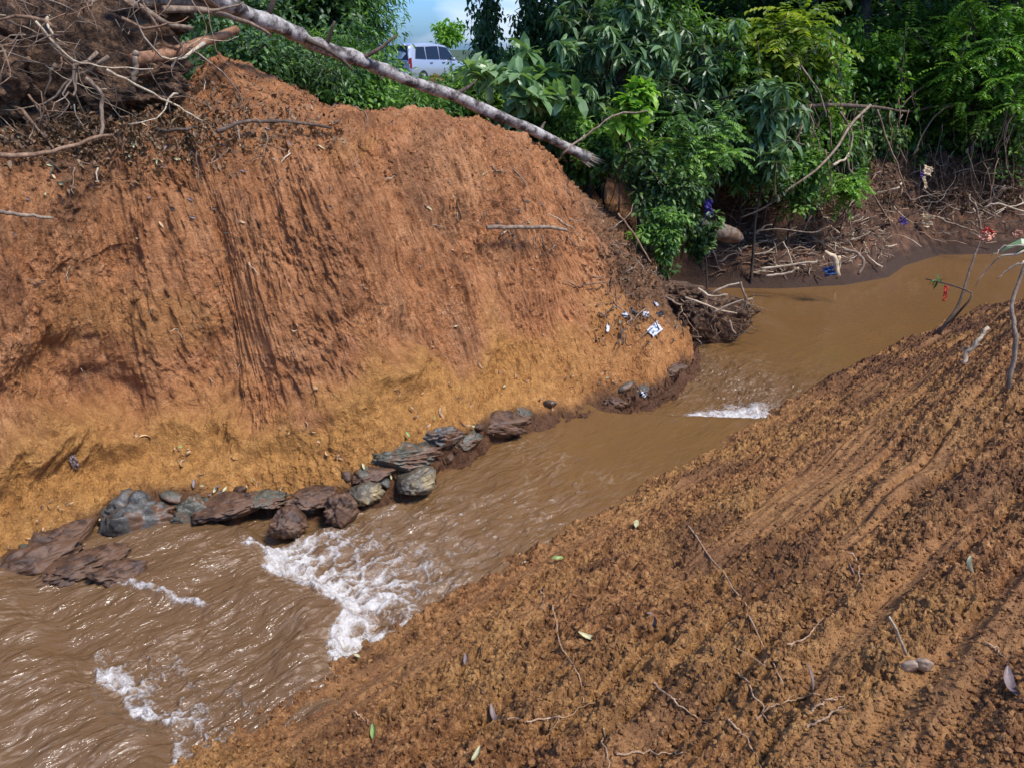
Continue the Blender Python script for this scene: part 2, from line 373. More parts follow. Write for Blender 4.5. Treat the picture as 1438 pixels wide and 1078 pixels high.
# ------------------------------------------------------------------ stream frame: u down the stream, v towards the left bank
UX, UY = 0.7218, 0.6921; AX, AY = -1.30, 2.14
def uv_of(x, y): dx = x - AX; dy = y - AY; return UX * dx + UY * dy, -UY * dx + UX * dy
def xy_of(u, v): return AX + UX * u - UY * v, AY + UY * u + UX * v
SURF = {}                                  # coarse copies of surfaces for setting things on
def add_surf(key, V, Fc): SURF[key] = BVHTree.FromPolygons([tuple(v) for v in V.tolist()], Fc.tolist())
def grid_faces(nu, nv):                    # index grid [i*nv+j]
    i = np.arange(nu - 1)[:, None]; j = np.arange(nv - 1)[None, :]; a = i * nv + j
    return np.stack([a, a + 1, a + nv + 1, a + nv], -1).reshape(-1, 4)
def coarse(V, nu, nv, st):
    G = V.reshape(nu, nv, 3)[::st, ::st]; a, b = G.shape[:2]; return G.reshape(-1, 3), grid_faces(a, b)

# ------------------------------------------------------------------ left bank (cut earth face)
def build_left_bank():
    ST = [  # waterline, toe, break of slope, lip, crest in the photo
        [(-620, 1150), (-620, 1050), (-620, 800), (-620, 280), (-620, 60)],
        [(-300, 930), (-300, 870), (-300, 680), (-300, 240), (-300, 60)],
        [(0, 835), (0, 790), (0, 628), (0, 225), (0, 90)],
        [(140, 765), (150, 705), (150, 596), (165, 200), (165, 118)],
        [(260, 745), (240, 690), (290, 575), (265, 190), (262, 130)],
        [(330, 738), (330, 695), (340, 565), (318, 212), (310, 84)],
        [(400, 730), (400, 692), (400, 550), (372, 240), (380, 112)],
        [(540, 715), (520, 670), (520, 525), (465, 212), (455, 140)],
        [(640, 660), (640, 600), (620, 505), (560, 180), (540, 160)],
        [(760, 605), (750, 570), (730, 465), (690, 195), (655, 168)],
        [(880, 570), (868, 545), (845, 420), (775, 240), (745, 195)],
        [(945, 545), (935, 520), (915, 410), (850, 305), (815, 240)],
        [(985, 500), (975, 480), (950, 430), (920, 350), (880, 290)]]
    OFF = [0, .12, .48, 1.02, 2.05]
    rows = []
    for k, s in enumerate(ST):
        w0 = Z(*s[0], -2.42); r0 = math.hypot(w0.x, w0.y); line = []
        az = math.atan2(w0.x, w0.y); cc = max(0.5, math.cos(az + R(43.8)))
        pt = Z(*s[0], -2.42); dn = Vector((w0.x, w0.y, 0)).normalized() * 0.25
        line.append(pt - dn + Vector((0, 0, -.35)))
        for j in range(5):
            line.append(pt.copy() if j == 0 else P(*s[j], r0 + OFF[j] / cc))
        c = line[-1]; dn = Vector((c.x, c.y, 0)).normalized()
        nb = Vector((-UY, UX, 0)); dn = (dn + nb).normalized()
        line.append(c + dn * 0.5 + Vector((0, 0, -0.12))); line.append(c + dn * 1.2 + Vector((0, 0, min(-0.5, -1.5 - c.z))))
        line.append(c + dn * 2.2 + Vector((0, 0, min(-1.0, -2.1 - c.z))))
        rows.append(line)
    e = rows[-1]                            # wrap the nose of the bank away from the camera
    t = [Vector(v) for v in e]
    for (dx, dy, sh) in ((0.02, 0.7, 0.05), (-0.5, 1.5, 0.2)):
        nl = []
        for j, v in enumerate(t):
            q = v + Vector((dx, dy, 0)); q.x -= 0.10 * j * (1 + sh); q.z = min(q.z, v.z) - (0.05 * j if j > 3 else 0); nl.append(q)
        rows.append(nl)
    A = np.array([[list(v) for v in r] for r in rows])         # stations x rows x 3
    def cr(A, axis, n):                                        # Catmull-Rom resample along axis, roughly equal arc
        A = np.moveaxis(A, axis, 0); m = A.shape[0]
        seg = np.linalg.norm(np.diff(A, axis=0), axis=-1).mean(axis=tuple(range(1, A.ndim - 1))) ** 0.9
        cum = np.concatenate([[0], np.cumsum(seg)]); t = np.interp(np.linspace(0, cum[-1], n), cum, np.arange(m))
        i = np.minimum(t.astype(int), m - 2); f = (t - i).reshape((-1,) + (1,) * (A.ndim - 1))
        p0 = A[np.maximum(i - 1, 0)]; p1 = A[i]; p2 = A[i + 1]; p3 = A[np.minimum(i + 2, m - 1)]
        o = 0.5 * (2 * p1 + (p2 - p0) * f + (2 * p0 - 5 * p1 + 4 * p2 - p3) * f ** 2 + (3 * p1 - p0 - 3 * p2 + p3) * f ** 3)
        return np.moveaxis(o, 0, axis), t
    G, ts = cr(A, 0, int(1700 * Q)); G, tr = cr(G, 1, int(1000 * Q))
    nu, nv = G.shape[:2]
    du = np.gradient(G, axis=0); dv = np.gradient(G, axis=1)
    S = np.cumsum(np.linalg.norm(du, axis=-1).mean(1))[:, None] * np.ones((1, nv))     # metres along
    T = np.cumsum(np.linalg.norm(dv, axis=-1), axis=1)                                 # metres up the profile
    Nn = np.cross(du, dv); Nn /= np.linalg.norm(Nn, axis=-1, keepdims=True) + 1e-9
    if Nn[nu // 2, nv // 2, 1] > 0: Nn = -Nn
    row = np.ones((nu, 1)) * tr[None, :]; X = G[..., 0]; Y = G[..., 1]; Zz = G[..., 2]
    row = row + 0.35 * fbm(S * 1.6, T * 1.3, 4, 3)
    TS = ts[:, None] * np.ones((1, nv)); face = sst(2.8, 3.2, row) * (1 - sst(4.0, 4.35, row)); toe = sst(1.5, 2.1, row) * (1 - sst(2.8, 3.15, row)); crest = sst(4.0, 4.4, row)
    wetz = 1 - sst(1.8, 2.15, row)
    d = np.zeros_like(S)
    lean = S + 0.22 * T                                          # scrapes lean a little
    d += face * (0.10 * fbm(lean * 1.5, T * 0.45, 2, 21) + 0.045 * fbm(lean * 5, T * 0.9, 3, 31) + 0.017 * fbm(lean * 17, T * 1.6, 3, 41) + 0.007 * fbm(lean * 48, T * 5, 3, 42))
    gr = fbm(lean * 7.5, T * 0.55, 3, 51); d -= face * 0.022 * sst(0.28, 0.62, gr)      # vertical clefts
    gr2 = gn(lean * 22, T * 2.4, 58); d -= face * 0.014 * sst(0.22, 0.5, gr2)
    # broken chunks and flaked ledges
    ch = clods(S * 1.0 + 0.1 * T, T, 0.33, 61); msk = sst(0.05, 0.35, fbm(S * 0.9, T * 1.1, 3, 71)); d += (face * 0.6 + 0.2 * crest) * msk * ch * 0.09
    # undercut where the red face hangs over the yellow toe
    hang = np.exp(-((row - 3.12) / 0.16) ** 2); und = np.exp(-((row - 2.86) / 0.10) ** 2); hm = sst(-0.25, 0.25, fbm(S * 1.1, T * 0 + 3, 3, 81)) * (1 - 0.7 * sst(4.5, 6.5, S))
    hm = np.maximum(hm * .8, (sst(1.4, 1.9, ts) * (1 - sst(3.2, 3.6, ts)) * 1.6)[:, None])
    d += hm * (hang * 0.07 - und * 0.075)
    d += toe * (0.05 * fbm(S * 2.5, T * 2.5, 4, 91) + 0.010 * fbm(S * 14, T * 9, 4, 92))
    d += crest * (0.10 * fbm(S * 1.8, T * 1.8, 4, 101) + 0.055 * clods(S, T, 0.16, 111) + 0.03 * clods(S, T, 0.065, 112))
    calm = np.clip(np.exp(-((TS - 4.7) / .75) ** 2) + np.exp(-((TS - 7.9) / .8) ** 2) + .35 * np.exp(-((TS - 2.6) / .5) ** 2), 0, 1) * face * (0.6 + 0.4 * sst(-.3, .2, fbm(S * 1.5, T * 1.2, 3, 138)))
    rg = 1 - sst(1.8, 2.35, row)
    d += rg * (0.07 * fbm(S * 3, T * 3, 4, 121) + 0.045 * clods(S, T, 0.2, 131) + 0.02 * clods(S, T, 0.07, 132))
    brushy = sst(10.0, 10.9, TS + .4 * fbm(S * 2, T * 2, 3, 139)) * sst(2.3, 3.0, row)        # crumbly root-bound end of the bank
    leftb = (1 - sst(3.2, 4.2, TS)) * sst(3.75, 4.15, row)
    d += face * (-0.01 * np.exp(-((TS + .3 * (row - 3.5) - 6.0) / .36) ** 2) + 0.09 * np.exp(-((TS - 4.6) / .6) ** 2) + 0.07 * np.exp(-((TS - 7.9) / .6) ** 2) - 0.07 * np.exp(-((TS - .3 * (row - 3.5) - 9.25) / .26) ** 2) - 0.05 * np.exp(-((TS - 3.35) / .2) ** 2))
    bz = np.maximum(brushy, leftb); d += bz * (0.08 * clods(S, T, 0.14, 141) + 0.04 * clods(S, T, 0.05, 142))
    # crumbs everywhere
    cm = sst(-0.15, 0.3, fbm(S * 2.2, T * 2.2, 3, 151))
    d += (1 - .6 * calm) * (0.008 + 0.016 * cm) * clods(S * 1.0 + .2 * T, T * 0.7, 0.045, 161) + (0.004 + 0.012 * cm) * clods(S, T * .7, 0.02, 162)
    d += 0.0035 * fbm(S * 70, T * 45, 2, 171)
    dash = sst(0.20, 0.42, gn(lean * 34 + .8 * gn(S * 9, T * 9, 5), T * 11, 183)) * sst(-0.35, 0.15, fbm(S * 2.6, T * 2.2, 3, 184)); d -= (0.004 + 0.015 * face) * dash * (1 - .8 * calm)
    strk = np.clip(0.5 + face * (0.6 * fbm(lean * 40, T * 13, 4, 185) + 0.4 * fbm(lean * 9, T * 1.2, 3, 186)) + (1 - face) * 0.30 * fbm(S * 14, T * 12, 5, 187) - 0.15 * dash, 0, 1)  # the dash term paints shade into the colour of the dents
    pit = sst(0.30, 0.46, gn(S * 26, T * 17, 181)) * sst(-0.2, 0.3, gn(S * 3, T * 3, 182)); d -= 0.014 * pit * (1 - .8 * calm)
    G2 = G + Nn * d[..., None]
    yel = toe * sst(-0.6, -0.1, fbm(S * 1.5, T * 1.5, 4, 191) + 0.25) ; yel = np.clip(yel * (0.92 - 0.5 * sst(5.2, 7.0, S)), 0, 1)
    yel = np.maximum(yel, 0.35 * sst(0.35, 0.6, fbm(S * 0.7, T * 0.9, 3, 193)) * face)
    brn = np.clip(np.maximum(bz * 0.85, crest * 0.25 * sst(-.2, .3, fbm(S * 3, T * 3, 3, 201))) + 0.4 * face * sst(0.12, 0.4, fbm(S * 1.3, T * 1.1, 4, 202)), 0, 1)
    wet = wetz * 0.8
    V = G2.reshape(-1, 3)
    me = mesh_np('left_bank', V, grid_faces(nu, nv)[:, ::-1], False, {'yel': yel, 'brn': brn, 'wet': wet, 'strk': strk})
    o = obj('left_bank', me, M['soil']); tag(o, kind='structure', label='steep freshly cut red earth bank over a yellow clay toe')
    add_surf('left', *coarse(V, nu, nv, max(2, int(7 * Q))))
build_left_bank()

# ------------------------------------------------------------------ ground heights outside the left bank
WP = [(-3.0, 0.0), (0.0, 0.0), (2.0, 0.0), (4.2, 0.0), (6.2, 0.0), (8.0, -0.12), (10.5, -1.6), (16, -6), (30, -16),       # right-hand waterline in (u,v)
      (34, -12), (19, -3.6), (14.0, -0.9), (11.65, 0.45), (10.7, 1.25), (9.75, 1.35), (9.06, 1.26), (8.4, 1.45), (7.78, 1.85), (7.15, 2.5), (6.6, 3.1), (5.9, 3.0), (5.4, 2.2), (5.0, 1.1), (3.8, .9), (2.2, 1.0), (0.7, 1.5), (-0.1, 1.55), (-3.0, 1.8)]
def sd_poly(u, v):
    d = np.full(u.shape, 1e9); s = np.ones(u.shape); n = len(WP); near = np.zeros(u.shape)
    j = n - 1
    for i in range(n):
        ax, ay = WP[i]; bx, by = WP[j]
        ex, ey = bx - ax, by - ay; wx, wy = u - ax, v - ay
        t = np.clip((wx * ex + wy * ey) / (ex * ex + ey * ey), 0, 1); dd = (wx - ex * t) ** 2 + (wy - ey * t) ** 2
        near = np.where(dd < d, i, near); d = np.minimum(d, dd)
        c1 = v >= ay; c2 = v < by; c3 = ex * wy > ey * wx
        s = np.where((c1 & c2 & c3) | (~c1 & ~c2 & ~c3), -s, s); j = i
    return s * np.sqrt(d), near
def H_right(u, v, s):
    s1 = np.clip(s, -1, 9)
    k = 0.52 + 0.10 * sst(2.0, 6.0, u)
    h = -2.42 + k * np.minimum(s1, 1.35) + 0.26 * np.clip(s1 - 1.35, 0, 8) * (1 - 0.5 * sst(2.5, 5, s1))
    h = h + 0.62 * sst(2.8, 5.4, u) * sst(0.6, 2.1, s1)
    return h
def H_far(u, v, s):
    x, y = xy_of(u, v); r = np.hypot(x, y)
    spit = np.exp(-((u - 8.3) / 1.15) ** 4)
    s = s - 0.42 * spit * sst(0.1, 0.5, s)
    h = -2.42 + 0.90 * sst(0.10, 0.75, s + 0.15 * fbm(u * 1.3, v * 1.3, 3, 9)) + 0.13 * sst(-.05, .25, s) + 0.10 * spit * sst(0, .3, s)
    h = h - 0.25 * sst(35, 42, r) * 0 - 1.6 * sst(60, 160, r)
    return h + 0.06 * fbm(u * 0.8, v * 0.8, 3, 10) * sst(0.5, 2, s)

def polar(name, a0, a1, na, r0, r1, nr):
    th = np.linspace(R(a0), R(a1), na)[:, None]; rr = np.geomspace(r0, r1, nr)[None, :]
    return np.sin(th) * rr, np.cos(th) * rr

def build_right_bank():
    na, nr = int(1500 * Q), int(1500 * Q)
    X, Y = polar('r', -75, 58, na, 0.55, 13.5, nr)
    U, Vv = uv_of(X, Y); s, _ = sd_poly(U, Vv)
    s = s + (0.05 * fbm(U * 2.5, Vv * 2.5, 3, 251) + 0.035 * fbm(U * 11, Vv * 11, 3, 252)) * np.exp(-(s / 0.3) ** 2); h = H_right(U, Vv, s)
    amp = sst(-0.3, -0.1, s)
    # digger scrapes run along the stream
    w1 = Vv + 0.05 * gn(U * 0.6, Vv * 1.2, 4) + 0.10 * U * 0.06
    scr = fbm(U * 0.45, w1 * 6.5, 3, 201); h += (0.050 * scr - 0.026 * sst(0.72, 1.0, 1 - 2.2 * np.abs(fbm(U * 0.3, w1 * 3.2, 2, 206)))) * amp + 0.014 * fbm(U * 0.8, w1 * 19, 2, 202) * amp
    sm = sst(0.06, 0.34, fbm(U * 0.55 + 7, w1 * 3.6, 3, 203))                # smooth scraped strips
    h += 0.09 * fbm(U * 1.1, Vv * 1.3, 3, 204) * amp * sst(0.2, 1.0, s)
    rough = (1 - 0.85 * sm) * amp; wu, wv = U * 1.0, Vv * 1.25
    pt = sst(-0.3, 0.25, fbm(U * 1.7, Vv * 1.9, 3, 205))
    h += rough * (0.020 * clods(wu, wv, 0.13, 211) * pt + 0.022 * clods(wu, wv, 0.055, 212) + 0.022 * clods(wu, wv, 0.028, 213) + 0.012 * clods(wu, wv, 0.014, 214) - 0.02)
    pit = sst(0.18, 0.42, fbm(U * 11, Vv * 13, 3, 221)); h -= rough * 0.020 * pit
    crack = sst(0.30, 0.5, fbm(U * 2.2, w1 * 9, 3, 222)); h -= 0.016 * crack * amp
    edge = np.exp(-((s - 0.02) / 0.10) ** 2); h += edge * (0.03 * clods(U, Vv, 0.09, 223) + 0.02 * fbm(U * 8, Vv * 8, 3, 224))
    h += 0.002 * fbm(U * 90, Vv * 90, 2, 225)
    V = np.stack([X, Y, h], -1)
    brn = np.clip(sst(0.1, 0.45, fbm(U * 1.3, Vv * 1.8, 4, 231)) * 0.7 + 0.8 * sst(4.2, 5.4, U) * sst(-.3, .2, fbm(U * 2, Vv * 2, 3, 232)), 0, 1)
    zw = -2.305 - .05 * (U > 0) - .075 * (U > .92) - .075 * (U > 4.2); wet = np.clip((1 - sst(0.0, 0.014, h - zw + .04 * fbm(U * 6, Vv * 6, 3, 233))) * 0.45 + 0.25 * pit * rough, 0, 1); yel = sm * 0.45  # wet tone by the waterline; the same dark tone paints shade into pits
    Fc = grid_faces(na, nr); sf = s.ravel()[Fc].max(1); uf = U.ravel()[Fc].max(1); vf = Vv.ravel()[Fc].max(1)
    keep = (sf > -0.3) & (vf < 0.35) & (uf < 11.0)
    Fk = Fc[keep][:, ::-1]
    used = np.zeros(na * nr, bool); used[Fk.ravel()] = True; remap = np.cumsum(used) - 1
    me = mesh_np('right_bank', V.reshape(-1, 3)[used], remap[Fk], False, {'yel': yel.ravel()[used], 'brn': brn.ravel()[used], 'wet': wet.ravel()[used]})
    o = obj('right_bank', me, M['near']); tag(o, kind='structure', label='crumbly brown earth slope scraped down to the stream')
    Vc, Fcc = coarse(V.reshape(-1, 3), na, nr, 3)
    ok = (Vv[::3, ::3].ravel()[Fcc].max(1) < 0.1); add_surf('right', Vc, Fcc[ok])
build_right_bank()

def build_ground():
    th = np.concatenate([np.linspace(-180, -45, 110)[:-1], np.linspace(-45, 0, 330)[:-1], np.linspace(0, 42, 950)[:-1], np.linspace(42, 180, 130)])
    rr = np.concatenate([np.geomspace(0.3, 7.5, 260)[:-1], np.geomspace(7.5, 16, 520)[:-1], np.geomspace(16, 900, 200)])
    na, nr = len(th), len(rr); th = np.radians(th)[:, None]; rr = rr[None, :]; X, Y = np.sin(th) * rr, np.cos(th) * rr
    U, Vv = uv_of(X, Y); s, near = sd_poly(U, Vv); r = np.hypot(X, Y)
    rightside = sst(0.0, 0.3, -(Vv) + np.where(U > 8, -(U - 8) * 0.55, 0) + 0.0)
    hr = H_right(U, Vv, s) - 0.12 ; hf = H_far(U, Vv, s)
    leftz = sst(-0.2, 0.1, Vv) * (1 - sst(4.6, 5.6, U)) * sst(0.2, .6, Vv)
    hf = np.where(leftz > 0, hf * (1 - leftz) + leftz * (-2.75 + 1.3 * sst(1.7, 2.6, s)), hf)
    far = sst(14, 30, r); h = hr * rightside * (1 - far) + hf * (1 - rightside * (1 - far))
    h = np.where(s < 0, np.maximum(-2.44 + s * 0.7 - 0.35 * rightside * (r < 14), -2.95), h)
    isl = np.exp(-(((U - 8.35) / 0.75) ** 2 + ((Vv - 3.3) / 0.45) ** 2))        # debris spit at the far shore
    rs_ = rightside * (1 - far); h = h - 0.25 * rs_ * (s >= 0); amp = sst(-0.1, 0.25, s) * (1 - sst(20, 60, r)) * (1 - rs_)
    h += amp * (0.07 * clods(U, Vv, 0.22, 301) + 0.05 * clods(U, Vv, 0.09, 302) + 0.03 * clods(U, Vv, 0.04, 304) + 0.07 * fbm(U * 3, Vv * 3, 4, 303))
    h = h + 0.06 * np.exp(-((s - 0.25) / 0.3) ** 2) * (r < 15) * (1 - rs_)
    h = np.where((U < 10.3) & (Vv < 0.4) & (r < 12.5), h - 0.5, h)
    h = np.where((U < 5.3) & (Vv > 0.45) & (s < 0.9), np.minimum(h, -2.85), h)
    V = np.stack([X, Y, h], -1).reshape(-1, 3)
    grs = np.clip(sst(1.0, 2.4, s) * 0.7 + sst(16, 22, r), 0, 1); wet = (1 - sst(-.05, 0.10, s + .08 * fbm(U * 4, Vv * 4, 3, 310)))
    me = mesh_np('ground', V, grid_faces(na, nr)[:, ::-1], True, {'grs': grs, 'wet': wet})
    tag(obj('ground', me, M['ground']), kind='structure')
    Vc, Fcc = coarse(V, na, nr, 3); add_surf('ground', Vc, Fcc)
build_ground()

# ------------------------------------------------------------------ water
def water_z(u):
    return -2.36 - 0.045 * sst(-0.12, 0.04, u) - 0.065 * sst(0.84, 1.0, u) - 0.05 * sst(4.0, 4.2, u) + 0.03
def build_water():
    na, nr = int(1300 * Q), int(1250 * Q)
    X, Y = polar('w', -62, 60, na, 1.55, 30, nr); U, Vv = uv_of(X, Y)
    s, _ = sd_poly(U, Vv)
    wb = 0.06 * gn(Vv * 3.0, Vv * 0 + 2.2, 5) + 0.03 * gn(Vv * 11, Vv * 0, 6)
    curve1 = 0.92 + wb - 0.28 * sst(0.62, 0.95, Vv) * 0 + 0.05 * np.sin(Vv * 7) - 0.16 * sst(0.25, 0.02, Vv)
    d1 = U - curve1                                               # downstream of ledge 1
    d0 = U - (-0.02 + 0.12 * gn(Vv * 4, Vv * 0 + 9, 7) + 0.10 * sst(0.35, 0.1, Vv)); d2 = U - (4.08 + 0.9 * np.clip(0.35 - Vv, -0.5, 0.5) + 0.03 * gn(Vv * 8, Vv * 0, 8))
    z = -2.305 - 0.05 * sst(-0.10, 0.03, d0) - 0.075 * sst(-0.05, 0.06, d1) - 0.075 * sst(-0.05, 0.07, d2)
    # smooth humps of water running up to each ledge
    z += 0.05 * np.exp(-((d1 + 0.15) / 0.15) ** 2) * sst(0.9, 0.5, Vv) + 0.025 * np.exp(-((d0 + 0.18) / 0.14) ** 2) + 0.012 * np.exp(-((d2 + 0.1) / 0.1) ** 2)
    turb = 0.35 + 0.65 * (1 - sst(1.8, 3.2, U)); turb = np.where(U > 3.0, 0.10 + 1.0 * np.exp(-((U - 4.75) / 0.65) ** 2) * sst(-.2, .2, d2) + 0.22 * sst(6.2, 5.2, U), turb)
    turb = np.where(U > 6, 0.06 + 0.16 * np.exp(-(((U - 6.9) / 0.7) ** 2 + ((Vv - 0.45) / 0.22) ** 2)), turb)
    wv = Vv + 0.12 * gn(U * 1.5, Vv * 2, 11)
    z += turb * (0.022 * fbm(U * 4, wv * 7, 3, 12) + 0.009 * fbm(U * 8, wv * 16, 2, 13))
    rip = np.sin((U + 0.12 * gn(U * 2, Vv * 3, 15)) * 2 * math.pi / 0.085)
    z += 0.011 * rip * (0.6 + 0.8 * gn(U * 4, Vv * 9, 44)) * np.exp(-((U - 4.95) / 0.55) ** 2) * sst(0, .15, d2)
    z += 0.007 * np.sin((U * 1.0 + 0.1 * gn(U * 3, Vv * 3, 16)) * 2 * math.pi / 0.075) * np.exp(-(((U - 6.9) / 0.6) ** 2 + ((Vv - 0.45) / 0.25) ** 2))
    # chute over the brown rocks by the left side
    z += 0.05 * np.exp(-(((U - 0.45) / 0.35) ** 2 + ((Vv - 1.0) / 0.16) ** 2)) + 0.03 * np.exp(-(((U - 0.05) / 0.2) ** 2 + ((Vv - 1.35) / 0.2) ** 2))
    # foam
    st = fbm(U * 5 + 0.6 * gn(U * 3, wv * 6, 18), wv * 13, 4, 17); st2 = fbm(U * 13, wv * 24, 3, 19)
    f1 = sst(-0.045, 0.0, d1) * np.exp(-np.clip(d1 - 0.10, 0, 9) / 0.62) * sst(1.04, 0.90, Vv)
    core = sst(-0.02, 0.02, d1) * np.exp(-np.clip(d1 - 0.05, 0, 9) / 0.12) * sst(0.98, 0.9, Vv)
    rid = sst(0.35, 0.95, 1 - 3.0 * np.abs(fbm(U * 7 + gn(U * 3, Vv * 5, 50), wv * 13, 3, 49))); foam = f1 * (0.52 + 0.60 * rid + 0.55 * st + 0.45 * st2) + 0.40 * core
    f0 = sst(-0.01, 0.03, d0) * np.exp(-np.clip(d0, 0, 9) / 0.26) * sst(0.78, 0.55, Vv) * (0.52 + 0.5 * sst(0.3, .95, 1 - 3 * np.abs(fbm(U * 11, Vv * 13, 3, 52))) + 1.0 * fbm(U * 9, Vv * 9, 3, 20)); foam = np.maximum(foam, f0 * 0.95)
    f2 = sst(-0.02, 0.03, d2) * np.exp(-np.clip(d2 - .06, 0, 9) / 0.36) * np.exp(-((Vv - 0.28) / 0.30) ** 2) * (1.8 + 1.3 * fbm(U * 12, Vv * 9, 3, 22)); foam = np.maximum(foam, f2)
    lip = np.exp(-((U - 0.40 + 0.55 * (Vv - 0.9)) / 0.035) ** 2) * sst(0.55, 0.75, Vv) * sst(1.3, 1.1, Vv) * (0.8 + 1.1 * st2); foam = np.maximum(foam, lip * 0.75)
    rk = np.exp(-(((U - 0.92) / 0.07) ** 2 + ((Vv - 1.02) / 0.07) ** 2)) * (0.7 + 1.2 * st2); foam = np.maximum(foam, rk)
    fl = sst(0.40, 0.60, fbm(U * 9, wv * 26, 3, 23)) * (0.62 * np.exp(-((U - 2.75) / 0.75) ** 2) * np.exp(-((Vv - 0.38) / 0.22) ** 2) + 0.62 * np.exp(-((U - 1.9) / 0.5) ** 2) + 0.30 * sst(0.9, 0.6, U))
    foam = np.clip(np.maximum(foam, fl), 0, 1)
    z += foam * (0.026 * clods(U, Vv, 0.06, 24) + 0.014 * clods(U, Vv, 0.026, 25) + 0.03 * np.clip(core, 0, 1)); z += 0.045 * f1 * fbm(U * 6, Vv * 8, 3, 26)
    z += 0.016 * f0 * clods(U, Vv, 0.04, 27)
    rdg = 1 - np.abs(fbm(U * 4.5 + gn(U * 2, wv * 5, 41), wv * 20, 3, 40)) * 3.2; streak = np.clip(sst(0.62, 1.0, rdg) * sst(-.2, .3, fbm(U * 2, Vv * 3, 2, 43)) * (0.75 * (1 - sst(2.6, 3.4, U)) + 0.9 * np.exp(-((U - 4.9) / 0.6) ** 2)) + 0.5 * f1 * sst(0.2, 0.5, 0.5 + st), 0, 0.8)
    tone = np.clip(1 - sst(1.0, 2.6, U) + 0.5 * np.exp(-((U - 4.9) / 0.5) ** 2), 0, 1)
    V = np.stack([X, Y, z], -1); Fc = grid_faces(na, nr); keep = s.ravel()[Fc].min(1) < 0.5
    Fk = Fc[keep][:, ::-1]; used = np.zeros(na * nr, bool); used[Fk.ravel()] = True; remap = np.cumsum(used) - 1
    me = mesh_np('water', V.reshape(-1, 3)[used], remap[Fk], True, {k: v.ravel()[used] for k, v in dict(foam=foam, turb=turb, tone=tone, streak=streak).items()})
    tag(obj('water', me, M['water']), kind='structure', label='shallow muddy brown stream with foam below its small ledges')
build_water()

def hit(px, py, keys=('left', 'right', 'ground')):
    d = ray(px, py).normalized(); best = None
    for k in keys:
        h = SURF[k].ray_cast(Vector((0, 0, 0)), d)
        if h[0] is not None and (best is None or h[3] < best[3]): best = h
    if best is None: return P(px, py, 9.5), Vector((0, 0, 1))
    n = best[1]; n = -n if n.dot(d) > 0 else n
    return best[0], n
def drop(x, y, keys=('ground',)):
    best = -1.4
    for k in keys:
        h = SURF[k].ray_cast(Vector((x, y, 6)), Vector((0, 0, -1)))
        if h[0] is not None: best = max(best, h[0].z) if k != 'ground' else h[0].z
    return best

# ------------------------------------------------------------------ foliage
def leaf_tpl(kind):
    if kind == 'long':      # lance-shaped, folded and drooping at the tip
        t = [(0, 0, 0), (.18, .09, .02), (.18, -.09, .02), (.2, 0, -.01), (.55, .13, .03), (.55, -.13, .03), (.57, 0, -.015), (.85, .07, -.05), (.85, -.07, -.05), (.87, 0, -.08), (1, 0, -.16)]
        f = [(0, 3, 1), (0, 2, 3), (1, 3, 6), (1, 6, 4), (3, 2, 5), (3, 5, 6), (4, 6, 9), (4, 9, 7), (6, 5, 8), (6, 8, 9), (7, 9, 10), (9, 8, 10)]
    elif kind == 'oval':
        t = [(0, 0, 0), (.3, .22, .04), (.3, -.22, .04), (.35, 0, 0), (.72, .2, .0), (.72, -.2, .0), (.72, 0, -.03), (1, 0, -.12)]
        f = [(0, 3, 1), (0, 2, 3), (1, 3, 6), (1, 6, 4), (3, 2, 5), (3, 5, 6), (4, 6, 7), (6, 5, 7)]
    else:                   # small folded leaf
        t = [(0, 0, 0), (.45, .24, .06), (.45, -.24, .06), (.5, 0, 0), (1, 0, -.08)]
        f = [(0, 3, 1), (0, 2, 3), (1, 3, 4), (3, 2, 4)]
    return np.array(t), np.array(f)
def leaves_mesh(name, pos, dirs, ln, kind, rv, up=None):
    T, Fi = leaf_tpl(kind); n = len(pos); pos = np.asarray(pos); D = np.asarray(dirs, float); D /= np.linalg.norm(D, axis=1, keepdims=True) + 1e-9
    U0 = NR.normal(0, 0.35, (n, 3)) + np.array([0, 0, 1.0]) if up is None else up
    B = np.cross(U0, D); B /= np.linalg.norm(B, axis=1, keepdims=True) + 1e-9; Up = np.cross(D, B)
    L = np.asarray(ln)[:, None, None]
    V = pos[:, None, :] + L * (T[None, :, 0:1] * D[:, None, :] + T[None, :, 1:2] * B[:, None, :] + T[None, :, 2:3] * Up[:, None, :] * 1.5)
    Fa = (Fi[None] + (np.arange(n) * len(T))[:, None, None]).reshape(-1, 3)
    return mesh_np(name, V.reshape(-1, 3), Fa, False, {'rv': np.repeat(rv, len(T))})

